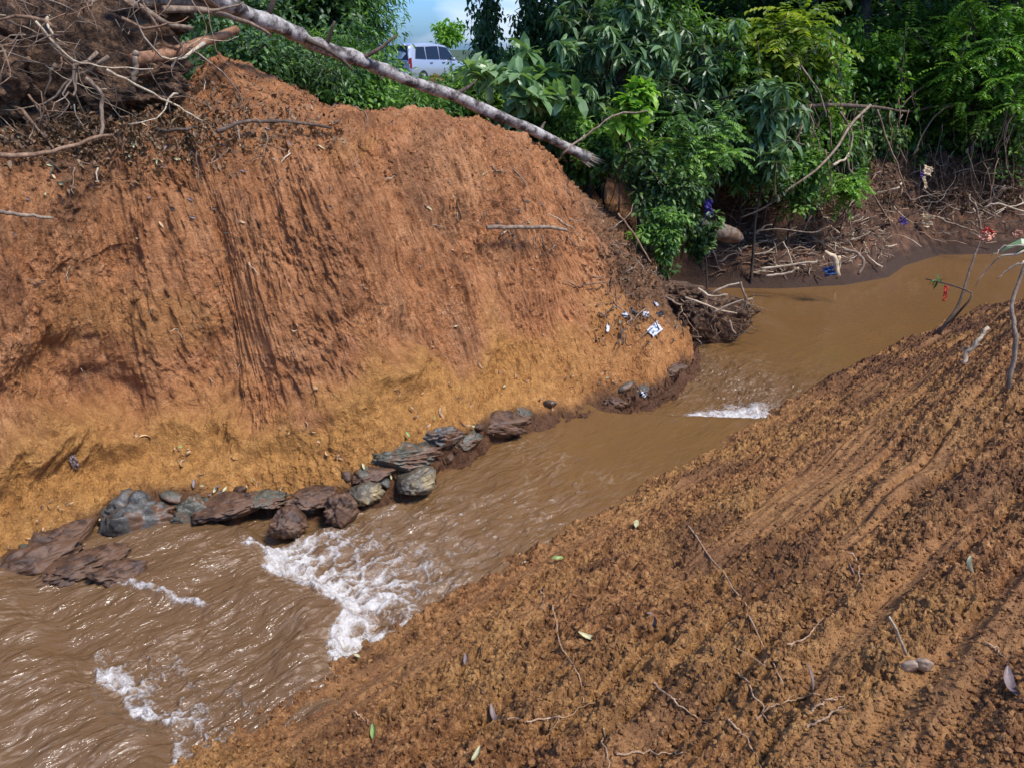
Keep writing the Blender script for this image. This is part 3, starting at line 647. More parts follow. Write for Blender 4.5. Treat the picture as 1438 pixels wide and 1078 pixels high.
def plant(name, label, cat, base, cen, rad, style, nlimb, mat, leaf=0.1, dens=1.0, trunk=0.04, group=None, kind='small', bark='bark', clump=0.5, droop=0.0, tone=0.0, seed=0, shown='crown', holes=0.0):
    """a plant with its own stem, limbs and crown; base/cen are world points, rad the crown's half sizes"""
    global rnd, NR
    rs = random.Random(seed * 31 + 5); keep = rnd; rnd = rs; NRk = NR; NR = np.random.default_rng(seed + 77)
    base = Vector(base); cen = Vector(cen) - base; rad = Vector(rad)
    root = empty(name, base); tag(root, label, cat, group)
    mb = MB(); top = cen + Vector((0, 0, rad.z * 0.4))
    mid = Vector((cen.x * 0.45 + rs.uniform(-.1, .1), cen.y * 0.45 + rs.uniform(-.1, .1), cen.z * 0.5))
    tr = curvy([Vector((0, 0, -0.25)), mid, cen - Vector((0, 0, rad.z * .35)), top], 14, 0.012 * (1 + rad.length)); mb.tube(tr, rads(trunk, trunk * 0.3, len(tr)), 8, 0.06)
    tips = []
    for i in range(nlimb):
        for _ in range(20):
            q = Vector((rs.uniform(-1, 1), rs.uniform(-1, 1), rs.uniform(-1, 1)))
            if 0.35 < q.length < 1: break
        q = q * ((1.9 if name == 'bush' else 1.5) if i % 4 == 0 and name not in ('tall_tree', 'leafy_tree', 'vine_clad_tree', 'sapling_tree') else 1.0)
        tgt = cen + Vector((q.x * rad.x, q.y * rad.y, q.z * rad.z)); k = min(len(tr) - 1, max(3, int(len(tr) * (0.35 + 0.3 * (q.z + 1) * rs.uniform(0.5, 1)))))
        a = tr[k]; m_ = (a + tgt) / 2 + Vector((rs.uniform(-.12, .12), rs.uniform(-.12, .12), rs.uniform(0, .25))) * rad.length * 0.5
        lb = curvy([a, m_, tgt], 8, 0.01); r0 = trunk * 0.38; mb.tube(lb, rads(r0, max(0.003, r0 * 0.2), len(lb)), 5, caps=False)
        tips.append((tgt, (tgt - m_).normalized()))
        for j in range(3 if style != 'vine' else 1):
            b = lb[rs.randint(len(lb) // 2, len(lb) - 2)]; d = Vector((rs.gauss(0, 1), rs.gauss(0, 1), rs.gauss(0.2, .8))).normalized()
            e = b + d * rad.length * rs.uniform(.12, .28); mb.tube([b, (b + e) / 2 + Vector((0, 0, .02)), e], [r0 * .35, r0 * .25, .0025], 4, caps=False); tips.append((e, d))
    st = mb.build('stem' if trunk < 0.03 else 'trunk', M[bark], root)
    pos = []; dr = []; ln = []; rv = []
    nt_ = len(tips)
    for (p, d) in tips:
        tn = min(1, max(0, rs.gauss(0.45, 0.2) + tone)); cl = rs.random() < holes
        if cl: continue
        if style == 'whorl':
            for c in range(rs.choice((1, 1, 2))):
                pc = p - d * (c * leaf * 0.5); nl = int(rs.randint(8, 13) * dens); ax = (d + Vector((0, 0, .6))).normalized(); o1 = ax.orthogonal().normalized(); o2 = ax.cross(o1)
                for k in range(nl):
                    a = k * 2.4; el = rs.uniform(-.35, .55) - droop
                    pos.append(pc + d * rs.uniform(-.03, .01)); dr.append((o1 * math.cos(a) + o2 * math.sin(a)) * math.cos(el) + ax * math.sin(el) - Vector((0, 0, droop * .5))); ln.append(leaf * rs.uniform(.6, 1.1)); rv.append(tn + rs.gauss(0, .1))
        elif style == 'compound':
            for c in range(int(4 * dens)):
                dd = Vector((rs.gauss(0, 1), rs.gauss(0, 1), rs.gauss(0, .5))).normalized(); L = leaf * rs.uniform(3, 5.5); pp = p.copy(); sd = dd.cross(Vector((0, 0, 1))).normalized()
                for k in range(9):
                    pp = pp + dd * (L / 9); dd = (dd + Vector((0, 0, -.09 - droop * .1))).normalized()
                    for sg in (-1, 1):
                        pos.append(pp.copy()); dr.append(sd * sg + dd * .5 + Vector((0, 0, -.15 + rs.gauss(0, .1)))); ln.append(leaf * rs.uniform(.75, 1.1)); rv.append(tn + rs.gauss(0, .08))
        else:
            nl = int(rs.randint(22, 40) * dens)
            for k in range(nl):
                q = Vector((rs.gauss(0, 1), rs.gauss(0, 1), rs.gauss(0, .7))) * (clump * 0.33 * rad.length * 0.5)
                if style == 'vine': q = Vector((rs.gauss(0, .05), rs.gauss(0, .05), -abs(rs.gauss(0, .28))))
                q = q + Vector((0, 0, -abs(rs.gauss(0, .12)) * rad.z)) if name == 'bush' else q; pos.append(p + q); g = q.normalized() if q.length else d
                dr.append(g + Vector((rs.gauss(0, .5), rs.gauss(0, .5), rs.gauss(-.25, .4) - droop))); ln.append(leaf * rs.uniform(.55, 1.15)); rv.append(tn + rs.gauss(0, .13))
    if pos:
        me = leaves_mesh(shown, np.array([tuple(p) for p in pos]), np.array([tuple(x) for x in dr]), np.array(ln), kind, np.clip(np.array(rv), 0, 1))
        obj(shown, me, M[mat], root)
    rnd = keep; NR = NRk
    return root

GZ = -1.42
def at_base(p, z=None): return Vector((p.x, p.y, drop(p.x, p.y) if z is None else z))
# (name, label, cat, crown px, py, dist, half sizes, style, limbs, material, leaf, dens, kind, extra)
def fsh(px, d): return d + 2.7 * float(sst(1130, 1310, px)) if 8.8 <= d <= 15 and px > 1130 else d
def fpp(l): return [P(x, y, fsh(x, d)) for x, y, d in l]
def PL(name, label, cat, px, py, d, rad, style, nl, mat, leaf, kind='small', bp=None, **k):
    d2 = fsh(px, d); sc = d2 / d; d = d2; rad = tuple(q * sc for q in rad); leaf *= sc ** .5
    c = P(px, py, d); b = at_base(P(bp[0], bp[1], bp[2])) if bp else at_base(c)
    if b.z > c.z - 0.15: b.z = c.z - max(0.15, rad[2] * .8)
    PL.n += 1
    return plant(name, label, cat, b, c, rad, style, nl, mat, leaf=leaf, kind=kind, seed=PL.n, **k)
PL.n = 0
G1 = 'shrubs and young trees crowding the far bank'
# rosette shrubs above the broken end of the fallen trunk
PL('broadleaf_shrub', 'tall shrub with drooping blue-green leaf rosettes, above the broken end of the fallen trunk', 'shrub', 850, 78, 9.2, (.72, .6, .62), 'whorl', 26, 'lf_blue', .21, 'long', dens=1.1, droop=.35, trunk=.05, group=G1)
PL('broadleaf_shrub', 'shrub with long drooping leaf rosettes halfway along the far bank, beside the yellow-green tree', 'shrub', 985, 95, 9.6, (.55, .6, .6), 'whorl', 20, 'lf_blue', .18, 'long', dens=1.0, droop=.3, trunk=.045, group=G1)
PL('broadleaf_shrub', 'low shrub with large hanging grey-green leaves, left end of the long bent limb', 'shrub', 1085, 160, 9.2, (.32, .3, .28), 'whorl', 9, 'lf_blue', .24, 'long', dens=.8, droop=.45, trunk=.02, tone=.1, group=G1)
PL('leafy_sapling', 'sapling with large pale glossy leaves right behind the middle of the fallen trunk', 'sapling', 735, 112, 8.5, (.42, .35, .33), 'whorl', 11, 'lf_pale', .22, 'oval', dens=.75, trunk=.016, tone=.12, group=G1)
PL('leafy_sapling', 'small sapling with fresh bright green leaf rosettes near the broken end of the fallen trunk', 'sapling', 888, 145, 8.1, (.17, .14, .12), 'whorl', 5, 'lf_bright', .16, 'oval', dens=.9, trunk=.012, tone=.3, bp=(880, 260, 8.1), group=G1)
PL('leafy_sapling', 'thin sapling with dull green leaves just right of the vine-covered trunk by the car', 'sapling', 745, 165, 8.6, (.30, .28, .22), 'whorl', 8, 'lf_mid', .17, 'oval', dens=.9, trunk=.014, group=G1)
# yellow-green and fine leaved trees
PL('young_tree', 'young tree with bright yellow-green leaves over the middle of the far bank', 'tree', 1095, 62, 10.2, (.45, .4, .40), 'compound', 24, 'lf_yellow', .10, 'oval', dens=1.0, trunk=.05, tone=.1, group=G1)
PL('young_tree', 'feathery tree with fine yellow-green leaves at the right edge of the picture', 'tree', 1385, 88, 9.9, (.62, .5, .58), 'compound', 52, 'lf_bright', .062, 'small', dens=1.3, trunk=.05, tone=-.05, group=G1)
PL('young_tree', 'airy fine-leaved tree with green sprays, left of the feathery tree', 'tree', 1300, 70, 10.8, (.5, .5, .55), 'compound', 34, 'lf_mid', .062, 'small', dens=1.1, trunk=.05, tone=.1, group=G1)
PL('young_tree', 'slender tree with small mid-green leaves between the rosette shrubs and the yellow-green tree', 'tree', 1015, 130, 10.0, (.42, .4, .62), 'cloud', 44, 'lf_mid', .085, 'oval', dens=1.1, trunk=.05, group=G1)
PL('young_tree', 'dark leafy tree with tufts of long leaves over the centre of the jungle edge', 'tree', 1130, 130, 10.6, (.45, .4, .5), 'cloud', 34, 'lf_mid', .09, 'oval', dens=1.0, trunk=.045, group=G1)
PL('young_tree', 'bright leafy tree in the gap left of the thick dark trunk', 'tree', 1185, 95, 12.0, (.5, .4, .5), 'cloud', 34, 'lf_bright', .085, 'oval', dens=.9, trunk=.04, tone=-.1, group=G1)
PL('young_tree', 'leafy tree right of the thick dark trunk, under the sky gaps', 'tree', 1262, 125, 11.4, (.45, .4, .45), 'cloud', 36, 'lf_mid', .075, 'oval', dens=1.0, trunk=.04, group=G1)
PL('young_tree', 'bushy tree with dark leaves at the right picture edge, below the feathery tree', 'tree', 1418, 165, 10.2, (.45, .4, .42), 'cloud', 34, 'lf_mid', .07, 'small', dens=1.1, trunk=.04, tone=-.08, group=G1)
PL('young_tree', 'tall tree with a dense mix of small leaves above the dark hollow left of centre', 'tree', 915, 35, 10.6, (.55, .45, .45), 'cloud', 40, 'lf_mid', .085, 'oval', dens=1.0, trunk=.05, tone=.1, group=G1)
PL('young_tree', 'young tree with fine green leaves beside the vine-covered trunks, near the car', 'tree', 815, 45, 11.6, (.42, .4, .5), 'cloud', 34, 'lf_dark', .085, 'small', dens=1.0, trunk=.05, group=G1)
# lower growth along the bank rim
low = [
 (905, 232, 8.1, .30, .20, 'lf_dark', .075, 'shrub with twiggy stems and small leaves spilling over the bank behind the broken trunk end'),
 (945, 275, 8.2, .26, .26, 'lf_dark', .07, 'leafy bush hanging down the bank to the left of the purple rag'),
 (962, 212, 8.5, .26, .20, 'lf_mid', .06, 'bright small-leaved bush on the bank top left of the dark hollow'),
 (985, 330, 8.3, .13, .18, 'lf_dark', .065, 'small dark bush growing by the mossy sack'),
 (1048, 225, 9.4, .34, .22, 'lf_dark', .075, 'dark low bush under the drooping grey-green leaves'),
 (1120, 235, 9.7, .34, .16, 'lf_mid', .075, 'low bush on the bank rim above the debris spit'),
 (1195, 258, 9.3, .10, .05, 'lf_bright', .05, 'bright fern-like sprig hanging from the bank near the centre of the far shore'),
 (1100, 190, 10.0, .36, .22, 'lf_dark', .08, 'shadowed bush behind the left half of the long bent limb'),
 (1215, 190, 10.6, .36, .20, 'lf_dark', .08, 'shadowed bush behind the right half of the long bent limb'),
 (1300, 185, 10.6, .36, .22, 'lf_dark', .08, 'shadowed bush behind the arched grey branch'),
 (1400, 215, 10.6, .36, .16, 'lf_dark', .07, 'low shadowed bush on the far bank top at the right picture edge'),
 (868, 175, 8.9, .34, .24, 'lf_dark', .085, 'dark bush in the shade under the blue-green rosette shrub'),
 (800, 180, 8.6, .25, .14, 'lf_mid', .07, 'low bush pressed behind the lower half of the fallen trunk'),
 (925, 325, 7.7, .16, .12, 'lf_mid', .06, 'tuft of leafy stems on the dark root-bound end of the cut bank')]
for i, (px, py, d, rx, rz, mt, lf, lab) in enumerate(low):
    PL('bush', lab, 'bush', px, py, d, (rx, rx, rz), ('whorl' if i in (0, 3, 7, 11) else 'cloud') if i not in (2, 6) else 'compound', 26 if i != 6 else 5, mt, lf, 'oval', trunk=.012 if i != 6 else .005, dens=1.1, group='low bushes along the bank rim', clump=.6, tone=.05)
# greenery just behind the heap and under the trunk
behind = [
 (495, 128, 8.4, .38, .20, 'lf_mid', 'grassy green bush behind the heap, under the upper half of the fallen trunk'),
 (585, 146, 8.8, .40, .14, 'lf_mid', 'green bush behind the earth heap, straight below the car'),
 (665, 130, 9.6, .38, .18, 'lf_mid', 'green bush in front of the car and just above the fallen trunk'),
 (668, 128, 12, .26, .13, 'lf_bright', 'light green bush hiding the lower front half of the car'),
 (715, 105, 13, .4, .25, 'lf_mid', 'bush at the foot of the vine-covered trunks'),
 (415, 95, 8.4, .42, .24, 'lf_dark', 'dark bush right behind the peak of the earth heap'),
 (345, 88, 8.0, .42, .26, 'lf_dark', 'dark bush in the shade between the root mass and the heap peak'),
 (250, 95, 8.2, .42, .26, 'lf_dark', 'dark bush behind the orange-brown log'),
 (505, 112, 14, .36, .16, 'lf_bright', 'yellowish green bush left of the car'),
 (470, 80, 11, .5, .25, 'lf_mid', 'green bush behind the upper end of the fallen trunk')]
for i, (px, py, d, rx, rz, mt, lab) in enumerate(behind):
    PL('bush', lab, 'bush', px, py, d, (rx, rx, rz), 'cloud', 26, mt, .08 * d / 9, 'long' if i % 2 else 'oval', trunk=.014, dens=1.2, group='bushes behind the earth heap', clump=.9, tone=.05)
# trees beyond, left of the sky gap, and vine-clad trunks
PL('leafy_tree', 'tall bright-green tree left of the sky gap beside the car', 'tree', 478, 2, 24, (1.7, 1.5, 1.6), 'cloud', 90, 'lf_mid', .20, 'long', dens=1.6, trunk=.16, tone=.05, clump=.55, bp=(470, 85, 24), droop=.2)
PL('leafy_tree', 'dark-leaved tree seen behind the upper end of the fallen trunk', 'tree', 415, 15, 18, (1.2, 1.0, 1.2), 'cloud', 46, 'lf_dark', .2, 'oval', dens=1.2, trunk=.12, clump=.5)
PL('leafy_tree', 'dense dark tree filling the gap above the orange-brown log', 'tree', 300, 45, 12, (1.1, .8, .8), 'cloud', 46, 'lf_dark', .13, 'oval', dens=1.2, trunk=.1, clump=.6)
PL('sapling_tree', 'small light-green sapling standing behind the car roof', 'sapling', 628, 48, 46, (.95, .8, .7), 'cloud', 16, 'lf_bright', .3, 'oval', dens=.45, trunk=.05, tone=.2, clump=.5)
PL('vine_clad_tree', 'dark thin tree wrapped in hanging vines, right of the car', 'tree', 682, 25, 11.5, (.16, .16, .75), 'vine', 40, 'lf_dark', .085, 'oval', dens=.75, trunk=.05, clump=.2)
PL('vine_clad_tree', 'dark thin tree with trailing vines under the second sky gap', 'tree', 748, 0, 11.8, (.26, .2, .55), 'vine', 34, 'lf_dark', .085, 'oval', dens=.65, trunk=.05, clump=.2)
# thick dark trunks standing in the hollow (unseen crowns above the picture, added to shade the jungle)
tk = [(1216, 120, 11.6, .10, 'thick dark trunk between two sky gaps in the jungle'), (885, 160, 11.0, .06, 'dark trunk in the black hollow left of centre'), (948, 120, 12.5, .05, 'dark trunk behind the second rosette shrub'),
      (1399, 150, 11.5, .035, 'greyish slim trunk in the shade at the right side'), (1320, 150, 12.8, .05, 'slim dark trunk behind the arched grey branch'), (1150, 130, 13.4, .07, 'dark trunk behind the yellow-green tree'), (1080, 130, 14.0, .08, 'dark trunk far behind the drooping grey-green leaves')]
for i, (px, py, d, r, lab) in enumerate(tk):
    p = P(px, py, fsh(px, d) + .3); b = at_base(p); c = Vector((b.x + rnd.uniform(-.2, .2), b.y + 0.2, 2.6 + .3 * (i % 3)))
    plant('tall_tree', lab, 'tree', b, c, (2.3, 1.7, 1.25), 'cloud', 60, 'lf_dark', leaf=.26, kind='oval', trunk=r, dens=1.3, seed=200 + i, group='tall trees shading the far bank', clump=.7)
fill = [
 (900, 120, 9.9, .30, 'lf_mid', 'whorl', 'small green rosette shrub in the shade below the tall dense tree'), (960, 160, 9.8, .32, 'lf_pale', 'whorl', 'pale-leaved shrub lower right of the black hollow'), (1050, 110, 10.4, .32, 'lf_bright', 'cloud', 'light green shrub tucked under the yellow-green tree'),
 (1150, 190, 10.3, .32, 'lf_mid', 'cloud', 'leafy shrub just below the long bent limb'), (1240, 100, 10.8, .34, 'lf_bright', 'cloud', 'sunlit shrub right beside the thick dark trunk'), (1340, 150, 10.6, .34, 'lf_mid', 'compound', 'ferny shrub below the feathery tree'), (1430, 120, 10.4, .36, 'lf_bright', 'cloud', 'light green shrub touching the right picture edge'),
 (1180, 215, 10.4, .30, 'lf_dark', 'whorl', 'dark rosette shrub on the rim behind the hanging crooked branch'), (1270, 225, 10.5, .30, 'lf_mid', 'cloud', 'low shrub on the rim behind the knotted cream rag'), (1360, 222, 10.5, .30, 'lf_dark', 'cloud', 'low dark shrub on the rim left of the slim greyish trunk'), (1005, 195, 9.2, .28, 'lf_blue', 'whorl', 'rosette shrub leaning over the rim above the mossy sack'),
 (780, 130, 9.6, .30, 'lf_mid', 'whorl', 'green shrub between the pale sapling and the tall rosette shrub'), (830, 205, 8.5, .22, 'lf_mid', 'cloud', 'bush pressed against the broken end of the fallen trunk')]
for px, py, d, rx, mt, st, lab in fill:
    PL('shrub', lab, 'shrub', px, py, d, (rx, rx, rx * .9), st, 22, mt, .085 if st != 'whorl' else .14, 'oval' if st != 'whorl' else 'long', trunk=.015, dens=1.0, group=G1, tone=.08, droop=.15, holes=.08)
# trailing vines in front of the hollow
for i in range(16):
    px = rnd.uniform(860, 1430); d = fsh(px, rnd.uniform(9.3, 9.8)); y0 = rnd.uniform(20, 120); a = P(px, y0, d); b = P(px + rnd.uniform(-20, 20), y0 + rnd.uniform(60, 130), d); m_ = (a + b) / 2 + Vector((rnd.gauss(0, .08), 0, 0)); q = curvy([a, m_, b], 16, .006)
    root = empty('hanging_vine', a); tag(root, 'one of the thin leafy vines trailing down in front of the jungle', 'vine', 'hanging vines'); mb = MB(); mb.tube([p - a for p in q], .005, 5); mb.build('stem', M['stickdark'], root)
    n = 26; k = NR.integers(0, len(q), n); pos = np.array([tuple(q[j] - a) for j in k]) + NR.normal(0, .015, (n, 3)); obj('leaves', leaves_mesh('leaves', pos, NR.normal(0, 1, (n, 3)) + [0, 0, -.6], NR.uniform(.05, .1, n), 'oval', np.clip(NR.normal(.5, .2, n), 0, 1)), M[rnd.choice(('lf_mid', 'lf_bright', 'lf_dark'))], root)
# rows of dark undergrowth farther back
bk = ['dark tree deep in the jungle behind the blue-green rosette shrub', 'dark tree deep in the jungle behind the second rosette shrub', 'shadowed tree deep behind the yellow-green tree', 'shadowed tree deep behind the bright leafy tree left of the thick trunk',
      'shadowed tree deep behind the sky gaps right of the thick trunk', 'dark tree deep behind the airy fine-leaved tree', 'dark tree deep behind the feathery tree at the right edge', 'broad dark tree in the deep background right of the vine-covered trunks']
for i, (px, py, d) in enumerate([(840, 105, 13.5), (945, 90, 14), (1050, 100, 14), (1150, 130, 15), (1255, 140, 15), (1335, 110, 14), (1430, 95, 14), (850, 60, 16)]):
    PL('background_tree', bk[i], 'tree', px, py, d, (1.0, .8, .95), 'cloud', 52, 'lf_dark' if i % 2 else 'lf_mid', .17, 'oval', dens=1.25, trunk=.07, clump=.8, tone=-.1, group='trees deep in the jungle')
for i, (px, d) in enumerate([(870, 19), (930, 21), (985, 20), (1080, 22), (1190, 20), (1290, 22), (1380, 20), (1470, 21)]):
    PL('background_tree', 'one of the dim trees closing off the back of the jungle', 'tree', px, 60, d, (1.7, 1.2, 1.5), 'cloud', 56, 'lf_dark', .3, 'oval', dens=1.3, trunk=.1, clump=.8, tone=0, group='dim trees at the back of the jungle', holes=.06)
for i, (px, d) in enumerate([(-60, 13), (60, 14), (170, 13), (-160, 12)]):
    PL('background_tree', 'one of the dim trees behind the root mass', 'tree', px, 40, d, (1.2, .9, 1.0), 'cloud', 46, 'lf_dark', .2, 'oval', dens=1.3, trunk=.08, clump=.8, tone=0, group='dim trees behind the root mass')

# far line of woods (stuff) at the horizon and leafy ground cover
def leaf_stuff(name, pts, lf, mat, kind='oval', lab=None, sd=5):
    g = np.random.default_rng(sd); pos = np.array(pts); n = len(pos)
    me = leaves_mesh(name, pos, g.normal(0, 1, (n, 3)) + [0, 0, .5], lf * g.uniform(.6, 1.2, n), kind, np.clip(g.normal(.45, .2, n), 0, 1))
    o = obj(name, me, M[mat]); tag(o, lab, kind='stuff'); return o
pts = []
for i in range(7000):
    a = R(rnd.uniform(-60, 60)); d = rnd.uniform(70, 85); hgt = 1.6 + 1.3 * math.sin(a * 23) + .8 * math.sin(a * 57 + 1)
    pts.append((math.sin(a) * d, math.cos(a) * d, -2.6 + rnd.random() ** .8 * max(.5, hgt)))
leaf_stuff('distant_woods', pts, 1.0, 'lf_dark', lab='low line of woods on the horizon')
pts = []
for i in range(16000):
    a = R(rnd.uniform(-42, 45)); d = 8.6 + 24 * rnd.random() ** 1.6; x, y = math.sin(a) * d, math.cos(a) * d; u = UX * (x - AX) + UY * (y - AY); v = -UY * (x - AX) + UX * (y - AY)
    if (v < 5.3 and u > 4.6 and d < 11) or (u > 4 and v < 2.4): continue
    pts.append((x, y, d))
pts = [(x, y, drop(x, y) + rnd.random() ** 2 * .32 + .02) for x, y, d in pts]
leaf_stuff('undergrowth', pts, .13, 'lf_mid', 'long', 'leafy green ground cover under the trees', 6)
pts = []
for i in range(5200):
    px, py = rnd.uniform(990, 1500), rnd.uniform(225, 300); h, n_ = hit(px, py, ('ground',)); pts.append(tuple(h + Vector((0, 0, rnd.uniform(.0, .04)))))
leaf_stuff('leaf_litter', pts, .06, 'lf_brown', 'small', 'dry brown leaf litter covering the far bank', 7)

pts = []
for i in range(5200):
    px, py = (rnd.gauss(150, 110), rnd.gauss(185, 28)) if i % 3 else (rnd.gauss(905, 38), rnd.gauss(360, 55))
    if i % 7 == 0: px, py = rnd.uniform(250, 480), rnd.uniform(110, 210)
    d_ = ray(px, py).normalized(); h_ = SURF['left'].ray_cast(Vector((0, 0, 0)), d_)
    if h_[0] is not None: pts.append(tuple(h_[0] + Vector((0, 0, rnd.uniform(-.005, .03)))))
leaf_stuff('dry_litter', pts, .042, 'lf_brown', 'small', 'matted dry leaves and chaff on the top and nose of the cut bank', 8)

# ------------------------------------------------------------------ fallen trunk
def path_px(l): return [P(*p) for p in l]
def trunk():
    pts = curvy(path_px([(180, -75, 5.3), (300, -6, 5.9), (400, 40, 6.4), (470, 72, 6.75), (560, 108, 7.1), (700, 163, 7.6), (826, 221, 8.05)]), 46, 0.006, 3)
    root = empty('fallen_tree', pts[-1]); tag(root, 'long fallen trunk with patchy white bark lying across the top of the cut bank', 'tree trunk')
    mb = MB(); n = len(pts); rr = [0.057 - 0.012 * i / (n - 1) + 0.005 * math.sin(i * 1.7) + .003 * math.sin(i * .61) for i in range(n)]
    mb.tube([p - pts[-1] for p in pts], rr, 18, 0.05); mb.build('trunk', M['birch'], root)
    for i, (k, d, L) in enumerate([(38, (0.1, .2, .12), .16), (20, (.3, -.1, .5), .22), (12, (.4, 0, .7), .5), (27, (-.1, -.3, -.4), .12), (6, (.5, -.1, .35), .7), (16, (.6, -.1, -.35), .45), (32, (.4, .1, .5), .25), (24, (.5, -.2, .3), .35)]):
        b = MB(); q = wander(pts[k] - pts[-1], d, L, 5, .12); b.tube(q, rads(.022, .008, len(q)), 7, .05); b.build('branch_stub', M['stickdark'], root)
    b = MB()
    for i in range(16):
        a = rnd.uniform(0, 6.28); o = Vector((math.cos(a), 0, math.sin(a))) * .04; q = [o - Vector((.06, .02, -.02)), o + Vector((.05, .03, -.03)) + Vector((rnd.gauss(0, .02),) * 3), o * 1.3 + Vector((rnd.uniform(.05, .13), .05, -.05))]
        b.tube(q, [.012, .008, .001], 4)
    b.build('splintered_end', M['pale'], root)
trunk()

# ------------------------------------------------------------------ sticks, branches and roots
def stick(name, label, cat, pts, r0, r1, mat, group=None, wob=.006, sides=6, forks=0, n=12, rough=.08, parts=True):
    q = curvy(pts, n, wob); root0 = q[0].copy(); b = MB(); b.tube([p - root0 for p in q], rads(r0, r1, len(q)), sides, rough)
    me = b
    if forks:
        for k in range(forks):
            i = rnd.randint(len(q) // 4, len(q) - 2); d = (q[i + 1] - q[i]).normalized() + Vector((rnd.gauss(0, .6), rnd.gauss(0, .6), rnd.gauss(0, .6))); L = (q[-1] - q[0]).length * rnd.uniform(.15, .35)
            w_ = wander(q[i] - root0, d, L, 5, .2); b.tube(w_, rads(r0 * .5, r1 * .35, len(w_)), 5)
    o = b.build(name, M[mat], None, (0, 0, 0)); o.location = root0; tag(o, label, cat, group); return o
SB = 'bare branches and roots hanging over the far bank'
br = [
 ([(1085, 160, 9.6), (1160, 148, 9.5), (1230, 152, 9.5), (1275, 158, 9.6), (1315, 150, 9.7), (1350, 147, 9.8)], .024, .012, 'stickdark', 'long bent dark limb lying level in front of the jungle hollow'),
 ([(1222, 148, 9.3), (1192, 180, 9.25), (1170, 215, 9.2), (1130, 250, 9.15), (1075, 290, 9.1), (1040, 306, 9.1)], .014, .007, 'stick', 'long pale branch sweeping down left from the bent limb to the mossy sack'),
 ([(1352, 146, 9.6), (1325, 152, 9.5), (1305, 175, 9.5), (1282, 218, 9.4)], .012, .007, 'stick', 'arched grey branch hooked over the right end of the bent limb'),
 ([(1232, 155, 9.4), (1245, 190, 9.35), (1262, 240, 9.3), (1278, 278, 9.2), (1298, 295, 9.2)], .010, .006, 'stick', 'thin dark branch dropping from the bent limb to the cream rag'),
 ([(1100, 65, 9.7), (1130, 100, 9.6), (1152, 135, 9.5), (1160, 165, 9.4)], .011, .007, 'stick', 'thin straight branch slanting down from the yellow-green tree'),
 ([(1180, 158, 9.5), (1198, 190, 9.4), (1192, 238, 9.3), (1215, 262, 9.25), (1245, 305, 9.2), (1252, 330, 9.2)], .011, .008, 'stick', 'crooked branch hanging down the centre of the far bank to the water'),
 ([(1255, 245, 9.1), (1275, 275, 9.1), (1290, 300, 9.1)], .007, .005, 'root', 'thin root dangling under the cream rag'),
 ([(1315, 305, 9.0), (1340, 315, 9.0), (1372, 327, 9.0)], .012, .008, 'stick', 'straight pale stick slanting to the water beside the peach petals'),
 ([(1381, 292, 8.9), (1402, 285, 8.9), (1440, 297, 8.9), (1470, 302, 8.9)], .011, .008, 'pale', 'pale bent stick sticking in from the right picture edge above the water'),
 ([(1368, 285, 9.2), (1375, 305, 9.2), (1380, 325, 9.2)], .012, .010, 'stick', 'short curved grey root beside the pale bent stick'),
 ([(1242, 300, 9.2), (1250, 318, 9.2), (1256, 334, 9.2)], .007, .006, 'stick', 'short upright root left of the cream paper cone'),
 ([(1262, 308, 9.2), (1264, 322, 9.2), (1268, 336, 9.2)], .007, .006, 'stick', 'short upright root touching the cream paper cone'),
 ([(790, 216, 7.7), (825, 186, 7.8), (868, 160, 7.9), (912, 156, 8.0)], .013, .007, 'stick', 'thin pale branch leaning over the broken end of the fallen trunk'),
 ([(870, 182, 8.0), (890, 215, 8.0), (915, 240, 8.0), (945, 275, 8.0)], .007, .004, 'stick', 'thin twig drooping from the leaning pale branch'),
 ([(945, 268, 8.0), (985, 255, 8.3), (1015, 235, 8.6)], .010, .006, 'stickdark', 'dark diagonal stick over the bushes left of the purple rag'),
 ([(1078, 185, 9.2), (1085, 198, 9.2), (1110, 199, 9.2), (1130, 203, 9.2)], .009, .004, 'stick', 'small hooked twig under the drooping grey-green leaves'),
 ([(1170, 232, 9.1), (1185, 225, 9.1), (1192, 215, 9.1)], .013, .006, 'pale', 'short pale broken branch end in the middle of the far bank'),
 ([(1095, 205, 9.3), (1100, 235, 9.2), (1115, 258, 9.2)], .006, .004, 'stick', 'thin twig hanging below the small hooked twig'),
]
for pts, r0, r1, mt, lab in br: stick('bare_branch', lab, 'branch', fpp(pts), r0 * (1.25 if pts[0][0] > 1150 else 1), r1 * (1.25 if pts[0][0] > 1150 else 1), mt, SB, n=16, forks=1 if len(pts) > 4 else 0)
